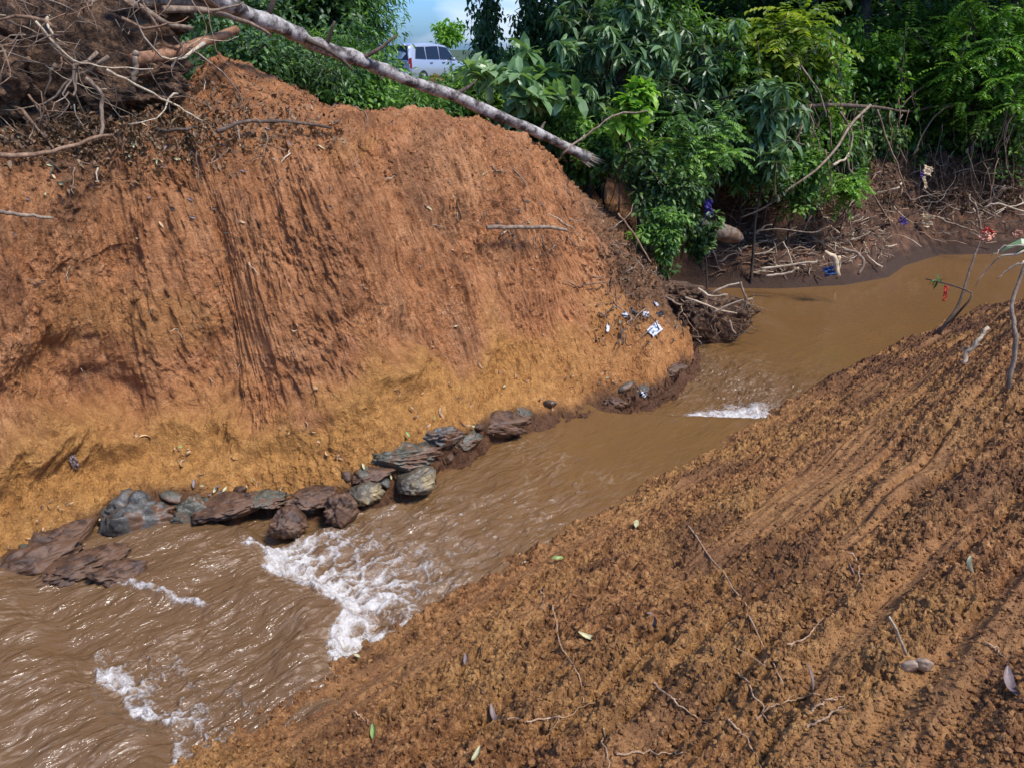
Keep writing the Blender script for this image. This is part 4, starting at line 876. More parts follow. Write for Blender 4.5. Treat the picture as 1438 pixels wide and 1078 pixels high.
# thin upright stems and tangled roots on the far bank
for i in range(110):
    px = rnd.uniform(960, 1440); py = rnd.uniform(130, 235); d = fsh(px, rnd.uniform(9.3, 10.2)); a = P(px, py, d); b = P(px + rnd.uniform(-25, 25), py + rnd.uniform(45, 100), d - rnd.uniform(0, .25)); m_ = (a + b) / 2 + Vector((rnd.gauss(0, .05), rnd.gauss(0, .05), rnd.gauss(0, .03)))
    stick('hanging_root', 'one of the thin roots hanging from the jungle edge over the far bank', 'root', [a, m_, b], rnd.uniform(.004, .009), .003, rnd.choice(('stick', 'root', 'stickdark', 'stickdark')), 'thin hanging roots', wob=.012, sides=5, n=8)
for i in range(280):
    px = rnd.uniform(1030, 1450); py = rnd.uniform(232, 338) if px > 1240 else rnd.uniform(248, 335); h, n_ = hit(px, py, ('ground',)); L = rnd.uniform(.15, .65)
    dd = Vector((rnd.gauss(0, 1), rnd.gauss(0, .5), rnd.gauss(-.1, .55))).normalized(); q = wander(h + n_ * rnd.uniform(.01, .16) - dd * L / 2, dd, L, 5, .28)
    stick('root_tangle_twig', 'one of the countless crooked roots and twigs matted over the far bank', 'root', q, rnd.uniform(.004, .013), .003, rnd.choice(('stick', 'root', 'stick', 'pale', 'stickdark')), 'matted roots on the far bank', wob=.008, sides=5, n=8)

def lump(name, mat, size, seed=0, sub=4, amp=.25, fine=.06, parent=None, flat=0.0):
    import bmesh
    bm = bmesh.new(); bmesh.ops.create_icosphere(bm, subdivisions=sub, radius=1.0); me = bpy.data.meshes.new(name); bm.to_mesh(me); bm.free()
    n = len(me.vertices); co = np.empty(n * 3, np.float32); me.vertices.foreach_get('co', co); co = co.reshape(-1, 3).astype(float)
    s = seed * 3.7; X, Y, Zz = co[:, 0] + s, co[:, 1] - s, co[:, 2] + s
    d = 1 + amp * (gn(X * 1.5 + Zz, Y * 1.5 - Zz * .7, seed) + gn(Y * 1.7 + Zz * 1.1, X * 1.3 - Zz, seed + 1)) + fine * (fbm(X * 5 + Zz * 3, Y * 5 + Zz * 2, 4, seed + 2) + fbm(Zz * 6 + X, Y * 5 - X * 2, 4, seed + 3))
    # chiselled facets
    g = np.random.default_rng(seed)
    co = co * d[:, None]
    for k in range(7):
        nv = g.normal(0, 1, 3); nv /= np.linalg.norm(nv); c = .72 + .2 * g.random(); t = co @ nv; ov = np.clip(t - c, 0, 9); co = co - (ov * .8)[:, None] * nv
    co = co * np.array(size); me.vertices.foreach_set('co', co.astype(np.float32).ravel()); me.polygons.foreach_set('use_smooth', [True] * len(me.polygons)); me.update()
    return obj(name, me, M[mat] if isinstance(mat, str) else mat, parent)

# rocks along the foot of the cut bank
rocks = [ # px,py,size(m),mat,label
 (205, 722, (.27, .20, .15), 'rk_grey', 'large smooth grey-blue wet rock at the foot of the cut bank, lowest left'),
 (272, 722, (.13, .11, .10), 'rk_green', 'dark knobbly rock joined to the right side of the large grey-blue rock'),
 (160, 690, (.14, .12, .07), 'rk_brown', 'brown stone sitting on top of the large grey-blue rock'),
 (594, 680, (.15, .10, .07), 'rk_yellow', 'low boulder with a bright yellow patch at the water edge'),
 (522, 696, (.10, .08, .06), 'rk_yellow', 'small yellowish green stone left of the yellow-patched boulder'),
 (488, 717, (.105, .09, .10), 'rk_brown', 'round red-brown stone standing in the water above the foam'),
 (412, 738, (.11, .09, .075), 'rk_brown', 'jagged red-brown stone with water pouring over it, left of the foam'),
 (445, 705, (.15, .09, .035), 'rk_brown', 'flat brown stone at the water edge behind the round red-brown stone'),
 (566, 640, (.20, .13, .07), 'rk_green', 'layered green-grey stone just above the yellow-patched boulder'),
 (618, 612, (.17, .11, .07), 'rk_grey', 'grey layered stone on the bank above the dark smooth stone'),
 (655, 618, (.11, .08, .06), 'rk_green', 'smooth dark green stone at the water edge in the middle of the bank foot'),
 (700, 594, (.20, .11, .07), 'rk_brown', 'broad brown stone slab dipping into the still water'),
 (732, 582, (.10, .08, .06), 'rk_green', 'small dark stone at the right end of the brown slab'),
 (530, 662, (.16, .09, .04), 'rk_brown', 'brown stone half buried in mud left of the layered green-grey stone'),
 (865, 566, (.09, .07, .05), 'rk_brown', 'small dark stone at the water edge below the white plastic bag'),
 (905, 549, (.11, .09, .04), 'rk_grey', 'flat grey stone at the tip of the cut bank'),
 (945, 520, (.14, .08, .035), 'rk_brown', 'low dark stone just under the bank nose'),
 (118, 800, (.22, .12, .06), 'rk_brown', 'long flat brown ledge stone left of the large grey-blue rock'),
 (35, 800, (.24, .14, .08), 'rk_brown', 'brown ledge stone at the left picture edge'),
 (165, 815, (.13, .10, .05), 'rk_brown', 'brown stone poking out of the shallow chute'),
 (90, 760, (.16, .12, .06), 'rk_brown', 'muddy stone under the strip of curled leaves at lower left'),
 (328, 716, (.24, .12, .05), 'rk_brown', 'muddy flat stone at the water edge right of the dark knobbly rock'),
 (380, 708, (.12, .08, .03), 'rk_green', 'little grey stone at the water edge halfway to the round red-brown stone')]
for i, (px, py, sz, mt, lab) in enumerate(rocks):
    h, n_ = hit(px, py, ('left',)) if py < 668 else (Z(px, py, -2.30), None)
    o = lump('rock', mt, sz, 300 + i, 5, .30, .14 if 'yellow' in mt else .22); o.location = h + (Vector((-.05, .10, -sz[2] * .6)) if py >= 668 else Vector((-.01, .02, -sz[2] * .25))); o.rotation_euler = (rnd.uniform(-.2, .2), rnd.uniform(-.15, .15), R(40) + rnd.uniform(-.4, .4)); tag(o, lab, 'rock', 'rocks along the foot of the cut bank')

for i in range(34):
    t = rnd.random(); px = 20 + 900 * t; py = float(np.interp(px, [0, 130, 250, 400, 540, 640, 760, 880, 940], [800, 745, 735, 718, 700, 645, 592, 562, 540])) - rnd.uniform(0, 42) * (1 if 240 < px < 800 else .5)
    h, n_ = hit(px, py, ('left',)); s_ = rnd.uniform(.018, .06); o = lump('stone', rnd.choice(('rk_brown', 'rk_green', 'rk_brown', 'rk_grey')), (s_ * 1.5, s_, s_ * .7), 360 + i, 3, .25, .12); o.location = h; o.rotation_euler = (rnd.uniform(-.5, .5), rnd.uniform(-.5, .5), rnd.uniform(0, 3)); tag(o, 'one of the small muddy stones wedged along the foot of the cut bank', 'stone', 'small stones along the foot of the cut bank')

# uprooted root mass on the upper left
def root_mass():
    c = P(60, 70, 5.7); root = empty('root_mass', P(70, 215, 5.5)); base = root.location.copy(); tag(root, 'big uprooted root mass caked with brown soil at the upper left', 'uprooted stump')
    mb = None
    me_s = []
    for k, (px, py, d, s) in enumerate([(40, 60, 5.9, (.75, .45, .50)), (150, 110, 5.7, (.42, .3, .25)), (-90, 120, 5.8, (.6, .4, .45)), (180, 10, 6.0, (.35, .3, .28))]):
        o = lump('soil_clump', M['rootsoil'], s, 500 + k, 6, .3, .16, root); o.location = P(px, py, d) - base
    for k in range(96):
        px, py = rnd.uniform(-40, 290), rnd.uniform(-30, 150); d = 5.55 - .25 * (1 - abs(px - 80) / 260) + rnd.uniform(-.12, .15); p = P(px, py, d) - base
        dd = Vector((rnd.gauss(.1, 1), rnd.gauss(-.35, .4), rnd.gauss(-.45, .7))); L = rnd.uniform(.18, .75); q = wander(p, dd, L, 9, .32, .05); b = MB(); r0 = rnd.choice((.003, .004, .005, .007, .012)); b.tube(q, rads(r0, .0014, len(q)), 5, .1)
        if rnd.random() < .6:
            i = rnd.randint(2, 6); w_ = wander(q[i], dd + Vector((rnd.gauss(0, 1), rnd.gauss(0, 1), rnd.gauss(-.3, 1))), L * .5, 6, .35); b.tube(w_, rads(r0 * .5, .0012, len(w_)), 4)
        b.build('root', M[rnd.choice(('root', 'root', 'stick', 'stick', 'pale', 'stickdark'))], root)
m_, n_, b_ = mat_new('root_soil'); oc = objco(n_); f1 = noise(n_, oc, 9, 6, .75); f2 = noise(n_, oc, 45, 4, .7)
n_.links.new(mixc(n_, .9, ramp(n_, f1, [(.35, (.04, .02, .011)), (.5, (.17, .09, .045)), (.68, (.38, .22, .12))]), ramp(n_, f2, [(.38, (.3, .3, .3)), (.62, (1.4, 1.35, 1.3))]), 'MULTIPLY'), b_.inputs['Base Color']); b_.inputs['Roughness'].default_value = .9
nb_ = bump(n_, f1, 1.0, .05); n_.links.new(bump(n_, f2, 1, .02, nb_), b_.inputs['Normal']); M['rootsoil'] = m_
root_mass()
logs = [
 ([(188, 86, 5.35), (230, 78, 5.5), (285, 60, 5.75), (332, 42, 6.0)], .040, .026, 'orangelog', 'orange-brown log poking right out of the root mass', 10),
 ([(200, 4, 5.5), (260, 2, 5.8), (330, 20, 6.1), (395, 45, 6.3)], .034, .020, 'stick', 'long grey-brown splintered branch lying beside the top of the fallen trunk', 8),
 ([(230, 14, 5.5), (290, 14, 5.7), (340, 30, 5.9), (380, 50, 6.1)], .022, .010, 'stick', 'split branch just under the long grey-brown splintered branch', 7),
 ([(150, -5, 5.4), (195, 8, 5.4), (235, 35, 5.5), (270, 40, 5.6)], .022, .012, 'stick', 'forked grey branch above the orange-brown log', 7),
 ([(192, 72, 5.3), (190, 90, 5.3), (187, 116, 5.3)], .017, .015, 'stick', 'short upright stub under the left end of the orange-brown log', 7),
 ([(50, 30, 5.0), (90, 75, 5.0), (140, 92, 5.05), (215, 97, 5.1)], .007, .003, 'pale', 'thin pale root arching across the front of the root mass', 6),
 ([(150, 98, 5.0), (200, 125, 5.1), (250, 150, 5.2), (285, 170, 5.2)], .008, .004, 'pale', 'thin straight pale stick slanting down right from the root mass', 6),
 ([(120, 110, 4.95), (140, 130, 4.95), (143, 160, 4.95), (140, 195, 4.9)], .012, .009, 'stick', 'thick pale root hanging straight down from the root mass', 7),
 ([(-10, 218, 4.6), (50, 217, 4.65), (100, 208, 4.75), (158, 190, 4.9)], .013, .008, 'root', 'curved root lying on the bank top at the left picture edge', 7),
 ([(-10, 298, 4.5), (30, 301, 4.5), (75, 307, 4.55)], .011, .008, 'stick', 'straight grey stick poking from the cut face at the left picture edge', 7),
 ([(215, 182, 5.2), (250, 183, 5.2), (275, 180, 5.25)], .010, .008, 'stickdark', 'short dark stick on the lip of the cut bank above the smooth scrape', 6),
 ([(305, 185, 5.1), (340, 172, 5.3), (400, 170, 5.4), (465, 180, 5.5)], .013, .009, 'stickdark', 'long dark branch lying on the heap below its peak', 7),
 ([(333, 170, 5.3), (335, 185, 5.2), (337, 197, 5.1)], .006, .004, 'stick', 'little stub twig standing off the long dark branch on the heap', 6),
 ([(600, 204, 6.2), (650, 206, 6.3), (698, 207, 6.4)], .010, .007, 'orangelog', 'straight orange-brown stick near the top of the red slope', 7),
 ([(560, 195, 6.1), (600, 205, 6.2), (618, 206, 6.2)], .005, .004, 'pale', 'thin pale twig left of the straight orange-brown stick', 5),
 ([(684, 320, 5.75), (720, 319, 5.85), (770, 320, 5.95), (797, 324, 6.0)], .017, .012, 'stick', 'stout broken stick sticking out of the red face on the right half', 8),
 ([(580, 308, 5.55), (600, 313, 5.55), (622, 319, 5.6)], .007, .004, 'stick', 'small broken twig in the middle of the red face', 6),
 ([(770, 300, 6.0), (800, 318, 6.0), (815, 330, 6.05)], .005, .003, 'pale', 'thin pale twig just above the right end of the stout broken stick', 5),
 ([(868, 300, 6.6), (890, 330, 6.5), (915, 370, 6.4)], .009, .005, 'root', 'long root running down the dark end of the cut bank', 6),
 ([(500, 150, 5.8), (515, 165, 5.7), (512, 195, 5.65)], .006, .004, 'root', 'hooked root curling over the top of the heap', 6),
 ([(470, 170, 5.7), (490, 185, 5.6), (502, 192, 5.6)], .006, .004, 'stick', 'thin twig beside the hooked root on the heap', 5)]
for pts, r0, r1, mt, lab, sd in logs: stick('branch' if r0 < .03 else 'log', lab, 'branch' if r0 < .03 else 'log', path_px(pts), r0, r1, mt, 'branches and sticks on the cut bank', n=14, sides=sd, wob=.004, forks=1 if r0 > .02 and sd < 10 else 0)
def on_surf_sticks(nn, box, keys, Lr, rr, mats, name, lab, cat, grp, bend=.25, lift=.012, hang=0.0):
    for i in range(nn):
        px, py = rnd.uniform(box[0], box[2]), rnd.uniform(box[1], box[3]); h, nv = hit(px, py, keys); 
        if h.length > 12: continue
        dd = Vector((rnd.gauss(0, 1), rnd.gauss(0, 1), rnd.gauss(0, 1))); dd = dd - nv * dd.dot(nv); dd.normalize(); dd = (dd + Vector((0, 0, -hang))).normalized(); L = rnd.uniform(*Lr)
        q = wander(h + nv * lift, dd, L, 6, bend); q = [p + nv * (lift * .6 * math.sin(k * 1.3)) for k, p in enumerate(q)]; r0 = rnd.uniform(*rr)
        stick(name, lab, cat, q, r0, r0 * .5, rnd.choice(mats), grp, wob=.003, sides=5, n=10)
on_surf_sticks(60, (0, 125, 420, 240), ('left',), (.06, .28), (.0025, .006), ('stick', 'root', 'pale', 'stickdark'), 'twig', 'one of the small twigs strewn over the top of the cut bank', 'twig', 'twigs on top of the cut bank')
on_surf_sticks(40, (640, 230, 900, 360), ('left',), (.06, .30), (.003, .007), ('stick', 'root', 'stickdark'), 'twig', 'one of the small twigs caught on the upper right of the red face', 'twig', 'twigs on the right part of the cut face')
on_surf_sticks(80, (835, 250, 975, 480), ('left',), (.10, .45), (.003, .009), ('stick', 'root', 'stickdark', 'stick'), 'root', 'one of the many roots matted over the dark nose of the cut bank', 'root', 'roots on the bank nose', .3, .03, .3)
on_surf_sticks(30, (20, 240, 640, 520), ('left',), (.04, .14), (.002, .004), ('pale', 'root', 'stick'), 'rootlet', 'one of the short torn rootlets sticking out of the cut face', 'root', 'torn rootlets on the cut face', .3, .012, .4)

# clump of roots and sticks at the nose of the bank, standing in the water
def nose():
    c = Z(1000, 468, -2.42); root = empty('root_clump', c); tag(root, 'dark clump of roots and pale sticks in the water at the bank nose', 'root clump')
    o = lump('soil_clump', M['rootsoil'], (.34, .26, .27), 620, 6, .25, .2, root); o.location = (.0, .12, .10)
    o = lump('soil_clump', M['rootsoil'], (.30, .22, .22), 621, 6, .25, .2, root); o.location = (-.30, .25, .22)
    for k in range(64):
        p = Vector((rnd.uniform(-.42, .32), rnd.uniform(-.16, .05), rnd.uniform(.0, .38))); dd = Vector((rnd.gauss(.3, .8), rnd.gauss(-.2, .3), rnd.gauss(-.4, .5))); q = wander(p, dd, rnd.uniform(.12, .4), 7, .3); b = MB(); b.tube(q, rads(rnd.uniform(.004, .009), .002, len(q)), 5, .1); b.build('root', M[rnd.choice(('root', 'stickdark', 'stickdark', 'stick'))], root)
    pls = [[(962, 418), (990, 428), (1010, 436), (1035, 440)], [(935, 417), (950, 426), (957, 430)], [(1000, 440), (1025, 428), (1057, 419)], [(1046, 415), (1045, 432), (1032, 438)], [(1000, 412), (1020, 402), (1040, 397)], [(1024, 450), (1028, 462), (1033, 470)], [(980, 405), (1000, 416), (1022, 414)], [(1040, 396), (1044, 410), (1050, 422)]]
    for k, l in enumerate(pls):
        q = curvy([P(x, y, 6.75 - .02 * k) - c for x, y in l], 8, .003); b = MB(); b.tube(q, rads(.011, .007, len(q)), 6, .08); b.build('stick', M['pale' if k % 2 == 0 else 'stick'], root)
nose()

# debris on the spit at the far shore
for i in range(260):
    px = rnd.uniform(990, 1250); py = rnd.uniform(325, 388) - 14 * (px > 1180); h, nv = hit(px, py, ('ground',)); L = rnd.uniform(.06, .34); dd = Vector((rnd.gauss(0, 1), rnd.gauss(0, .5), rnd.gauss(0, .25))).normalized(); q = wander(h - dd * L / 2 + Vector((0, 0, rnd.uniform(.01, .07))), dd, L, 5, .22)
    stick('driftwood_stick', 'one of the many washed-up sticks piled on the mud spit', 'driftwood', q, rnd.uniform(.005, .013), .003, rnd.choice(('stick', 'stick', 'pale', 'pale', 'root', 'stickdark')), 'driftwood on the mud spit', wob=.006, sides=5, n=8)
dw = [([(1068, 378, 8.95), (1110, 372, 8.95), (1148, 368, 8.95)], .016, .012, 'pale', 'thick pale stick lying along the front of the mud spit'),
      ([(1075, 388, 8.85), (1105, 384, 8.85), (1122, 376, 8.85)], .014, .012, 'pale', 'pale stick touching the water below the thick pale stick'),
      ([(1184, 351, 9.0), (1205, 356, 8.95), (1213, 370, 8.9), (1205, 386, 8.85)], .020, .014, 'stick', 'thick grey hook-shaped branch curling into the water at the right of the spit'),
      ([(1162, 345, 9.0), (1176, 356, 8.98), (1183, 352, 8.95)], .009, .006, 'root', 'forked orange twig above the cream torn cloth'),
      ([(1060, 325, 9.3), (1100, 323, 9.3), (1140, 327, 9.3), (1165, 318, 9.3)], .009, .007, 'stick', 'long level pale stick along the back of the mud spit'),
      ([(1100, 340, 9.1), (1106, 352, 9.1), (1112, 370, 9.0)], .008, .006, 'pale', 'upright pale twig in the middle of the mud spit'),
      ([(1060, 328, 9.3), (1075, 318, 9.3), (1085, 316, 9.3)], .010, .007, 'stick', 'short forked stick beside the mossy sack')]
for pts, r0, r1, mt, lab in dw: stick('driftwood_branch', lab, 'driftwood', path_px(pts), r0, r1, mt, 'driftwood on the mud spit', n=12, sides=8, wob=.003)

# ------------------------------------------------------------------ rubbish
def rag(name, label, cat, p, size, mat, seed, rot=(0, 0, 0), fold=.35, th=.002, group=None):
    g = 22; a = np.linspace(-.5, .5, g); Xx, Yy = np.meshgrid(a, a, indexing='ij'); r = 1 - .35 * np.abs(fbm(Xx * 3 + seed, Yy * 3, 2, seed))
    z = fold * (fbm(Xx * 3.5 + seed, Yy * 3.5 - seed, 4, seed)) * 1.0; V = np.stack([Xx * r * size[0], Yy * r * size[1], z * min(size[0], size[1])], -1).reshape(-1, 3)
    Fc = grid_faces(g, g); n = len(V); V2 = np.concatenate([V, V - [0, 0, th]]); Fb = Fc[:, ::-1] + n
    per = [i * g for i in range(g)] + [(g - 1) * g + j for j in range(1, g)] + [i * g + g - 1 for i in range(g - 2, -1, -1)] + [j for j in range(g - 2, 0, -1)]
    rim = [(per[i], per[(i + 1) % len(per)], per[(i + 1) % len(per)] + n, per[i] + n) for i in range(len(per))]
    me = mesh_np(name, V2, np.concatenate([Fc, Fb, np.array(rim)]), True); o = obj(name, me, M[mat], None, p, rot); tag(o, label, cat, group); return o
def face_rot(nv, spin=0.0): return (nv.to_track_quat('Z', 'Y') @ Euler((0, 0, spin)).to_quaternion()).to_euler()
h, nv = hit(918, 464, ('left',)); rag('plastic_bag', 'flattened white plastic bag on the right end of the cut bank', 'plastic bag', h + nv * .02, (.15, .085), 'plastic', 1, face_rot(nv, .4))
for k, (px, py, s, mt, nm, lab) in enumerate([(877, 444, (.05, .045), 'plastic', 'plastic_scrap', 'small white scrap at the left end of the black plastic strip'), (906, 443, (.055, .06), 'plastic', 'plastic_scrap', 'round white crumpled scrap in the middle of the black plastic strip'),
    (889, 440, (.12, .05), 'black', 'black_plastic', 'torn black plastic left of the round white scrap'), (926, 442, (.13, .04), 'black', 'black_plastic', 'torn black plastic right of the round white scrap'), (852, 462, (.08, .025), 'plastic', 'plastic_scrap', 'thin white strip left of the black plastic'),
    (920, 428, (.05, .03), 'plastic', 'plastic_scrap', 'tiny white scrap above the black plastic'), (835, 478, (.07, .04), 'black', 'black_plastic', 'small black scrap below the thin white strip'), (901, 555, (.05, .04), 'plastic', 'plastic_scrap', 'white scrap on the wet stones at the tip of the cut bank'),
    (103, 647, (.085, .04), 'leafgrey', 'plastic_scrap', 'dull lilac-grey scrap on the yellow clay at the far left')]):
    h, nv = hit(px, py, ('left',)); rag(nm, lab, 'litter', h + nv * .015, s, mt, 20 + k, face_rot(nv, k), .5, group='litter on the cut bank')
rag('purple_rag', 'bright purple rag hanging on a stem above the mossy sack', 'rag', P(996, 293, 8.15), (.20, .10), 'purple', 41, (R(80), R(75), .3), .7)
rag('purple_rag', 'small dark purple rag low on the far bank near the cream paper cone', 'rag', P(1269, 312, fsh(1269, 9.1)), (.17, .12), 'purple', 42, (R(80), R(40), .3))
rag('purple_rag', 'dull purple rag behind the cream rag on the far bank', 'rag', P(1296, 246, fsh(1296, 9.05)), (.10, .10), 'purple', 43, (R(80), R(40), .3))
rag('cream_rag', 'cream rag knotted on a twig high on the far bank', 'rag', P(1303, 240, fsh(1303, 8.95)), (.16, .12), 'cream', 44, (R(75), R(20), .3))
rag('cream_rag', 'torn cream strip dangling below the knotted cream rag', 'rag', P(1299, 257, fsh(1299, 8.95)), (.18, .05), 'cream', 45, (R(80), R(65), .3))
rag('cream_rag', 'ragged beige cloth hanging in the roots halfway down the far bank', 'rag', P(1300, 310, fsh(1300, 8.95)), (.22, .16), 'cream', 46, (R(80), R(25), .3), .7)
rag('blue_rag', 'dark blue rag under the cream torn cloth on the mud spit', 'rag', P(1166, 381, 8.85), (.17, .10), 'blue', 47, (R(60), 0, .3), .8)
def cone():
    b = MB(); c = P(1275, 337, fsh(1275, 9.1)); n = 12; V = [(0, 0, .13)] + [(.065 * math.cos(k * 6.283 / n), .045 * math.sin(k * 6.283 / n), rnd.uniform(-.01, .01)) for k in range(n)]
    b.add(V, [(0, 1 + k, 1 + (k + 1) % n) for k in range(n)] + [tuple(range(n, 0, -1))]); o = b.build('paper_cone', M['cream'], None, (0, 0, 0)); o.location = c; tag(o, 'cream paper cone standing at the far waterline', 'litter')
cone()
def torn_cloth():                          # cream cloth with two trailing ends
    c = P(1172, 378, 8.9); root = empty('torn_cloth', c); tag(root, 'torn cream cloth with trailing ends draped over the mud spit edge', 'cloth')
    for l, r in (([(1158, 354), (1166, 358), (1172, 363), (1174, 378), (1178, 388)], (.018, .028)), ([(1178, 360), (1174, 372), (1168, 380)], (.02, .018))):
        q = curvy([P(x, y, 8.88) - c for x, y in l], 10, .004); b = MB(); b.tube(q, rads(r[0], r[1], len(q)), 9, .25); b.build('cloth_strip', M['cream'], root)
torn_cloth()
def sack():
    a = P(978, 316, 8.35); b2 = P(1043, 335, 8.6); root = empty('old_sack', (a + b2) / 2 - Vector((0, 0, .08))); base = root.location.copy(); tag(root, 'mud-grey rolled sack with a mossy green end behind the mud spit', 'sack')
    q = [a.lerp(b2, t) - base for t in np.linspace(0.25, 1, 14)]; rr = [.055, .075, .082, .086, .088, .09, .09, .086, .083, .08, .074, .064, .045, .015]; bb = MB(); bb.tube(q, rr, 16, .05); bb.build('sacking', M['sack'], root)
    o = lump('mossy_end', 'sackgreen', (.10, .08, .085), 640, 5, .2, .15, root); o.location = a.lerp(b2, .14) - base
sack()
def petals(px, py, d, lab, mats=('peach',), s=.05, nm='blossom'):
    c = P(px, py, d); root = empty(nm, c); tag(root, lab, 'flower')
    for k in range(3):
        o = rag('petal', None, None, (rnd.uniform(-s, s) * .6, rnd.uniform(-.02, .02), rnd.uniform(0, s)), (s * 1.5, s * 1.2), mats[k % len(mats)], 60 + k, (R(70), rnd.uniform(-1, 1), rnd.uniform(-1, 1)), .5); o.parent = root
petals(1279, 331 - 2, 6.3, 'peach and red blossom head at the top of the thin dark stem', ('peach', 'red', 'peach'), .038) if False else None
petals(1388, 333, 6.4, 'peach and red blossom at the tip of the thin dark stem by the far shore', ('peach', 'red', 'peach'), .05)
petals(1427, 331, 6.6, 'small peach blossom at the right picture edge above the drooping leaf', ('peach',), .03)

# ------------------------------------------------------------------ on the right bank
def right_stem(lab, pts, r0, r1, mat='stickdark', **k): return stick('stem', lab, 'stem', path_px(pts), r0, r1, mat, 'stems and sticks on the near bank', n=14, wob=.004, sides=7, **k)
right_stem('thin dark stem rising from the near bank to the peach blossom', [(1318, 470, 5.6), (1345, 430, 5.7), (1362, 380, 5.9), (1376, 340, 6.3)], .012, .006)
right_stem('dark twig leaning low over the water beside the red plastic strip', [(1310, 470, 5.7), (1345, 440, 5.6), (1362, 410, 5.6), (1300, 392, 5.7)], .009, .004)
right_stem('pale crooked stem standing at the right picture edge', [(1416, 545, 3.3), (1424, 470, 3.35), (1418, 430, 3.4), (1445, 360, 3.5)], .010, .006, 'stick')
right_stem('broken pale stick lying on the crest of the near bank', [(1352, 510, 4.3), (1372, 480, 4.35), (1388, 460, 4.4)], .011, .010, 'pale')
right_stem('thin root stub beside the broken pale stick', [(1345, 492, 4.4), (1360, 488, 4.4), (1378, 485, 4.4)], .006, .004, 'root')
for i, l in enumerate([[(1438, 352), (1410, 362), (1385, 380), (1370, 402)], [(1438, 366), (1415, 376), (1400, 392)], [(1440, 345), (1405, 350), (1392, 360)]]):
    stick('grass_blade', 'one of the dry arching blades at the top of the near bank, right edge', 'grass blade', path_px([(x, y, 5.2) for x, y in l]), .006, .002, 'pale', 'dry arching blades', n=10, sides=5)
rag('red_plastic', 'red plastic strip hanging from the twig over the water', 'litter', P(1328, 412, 5.75), (.11, .03), 'red', 71, (R(85), R(86), .4), .6)
def sprig():
    c = P(1315, 394, 5.7); root = empty('leafy_sprig', c); tag(root, 'small dark green leaf sprig on the low twig over the water', 'leaf sprig'); n = 9
    me = leaves_mesh('leaf', np.zeros((n, 3)) + NR.normal(0, .008, (n, 3)), NR.normal(0, 1, (n, 3)) + [-.4, 0, .1], np.full(n, .06), 'long', np.full(n, .3)); obj('leaf', me, M['lf_mid'], root)
sprig()
bl = leaves_mesh('broad_leaf', np.array([[0, 0, 0], [.02, 0, .005], [.03, 0, -.01]]), np.array([[-1, 0, -.05], [-1, .3, -.35], [-.8, -.3, .25]]), np.array([.24, .19, .17]), 'long', np.array([.6, .3, .7])); o = obj('broad_leaf', bl, M['lf_blue'], None, P(1470, 340, 5.4)); tag(o, 'blue-green drooping leaf reaching in at the right picture edge', 'leaf')

# pale thin roots on the near bank
def surf_path(l, keys=('right',), lift=.016):
    out = []; l = [(p.x, p.y) for p in curvy([Vector((x, y, 0)) for x, y in l], 15)]
    for x, y in l:
        h, nv = hit(x, y, keys); out.append(h + nv * lift)
    return out
rts = [([(965, 738), (1000, 785), (1045, 850), (1075, 910), (1100, 965)], .0042, 'longest pale root running down the middle of the near bank'),
       ([(776, 850), (788, 905), (805, 935), (822, 988)], .0036, 'thin wavy pale root left of the longest one'),
       ([(1035, 943), (1055, 965), (1082, 1018)], .0034, 'curved pale root right below the longest one'),
       ([(1022, 1012), (1045, 1035), (1068, 1078)], .0034, 'pale root running off the bottom of the picture'),
       ([(915, 958), (955, 990), (1000, 1020)], .0034, 'pale root slanting down right near the bottom centre'),
       ([(1105, 905), (1130, 900), (1157, 870)], .0036, 'short arched pale root right of the longest one'),
       ([(712, 1008), (760, 1012), (800, 1005), (835, 985)], .0034, 'forked pale root lying level near the bottom'),
       ([(1060, 1010), (1100, 985), (1150, 975)], .003, 'faint thin root near the bottom right of centre'),
       ([(1140, 1000), (1160, 985), (1185, 980)], .004, 'short grey-green twig below the seed pod'),
       ([(1135, 1025), (1160, 1010), (1190, 993)], .004, 'second short twig below the seed pod'),
       ([(1385, 905), (1400, 912), (1412, 925)], .003, 'tiny pale rootlet left of the white-grey leaf'),
       ([(865, 1062), (910, 1055), (960, 1060)], .0036, 'level pale root close to the bottom edge'),
       ([(845, 1020), (850, 1050), (855, 1078)], .003, 'short upright root at the bottom edge'),
       ([(758, 820), (764, 840), (762, 860)], .0028, 'tiny pale rootlet above the wavy root'),
       ([(1190, 775), (1205, 795), (1210, 830)], .0036, 'forked pale rootlet over the grey dead leaf'),
       ([(498, 1000), (512, 1010), (522, 1025)], .003, 'tiny root near the small green leaf at bottom left')]
for l, r, lab in rts: stick('thin_root', lab, 'root', surf_path(l, lift=.008), r, r * .4, 'rootpale', 'thin roots on the near bank', n=30, wob=.0015, sides=6, forks=rnd.choice((0, 1, 2)))

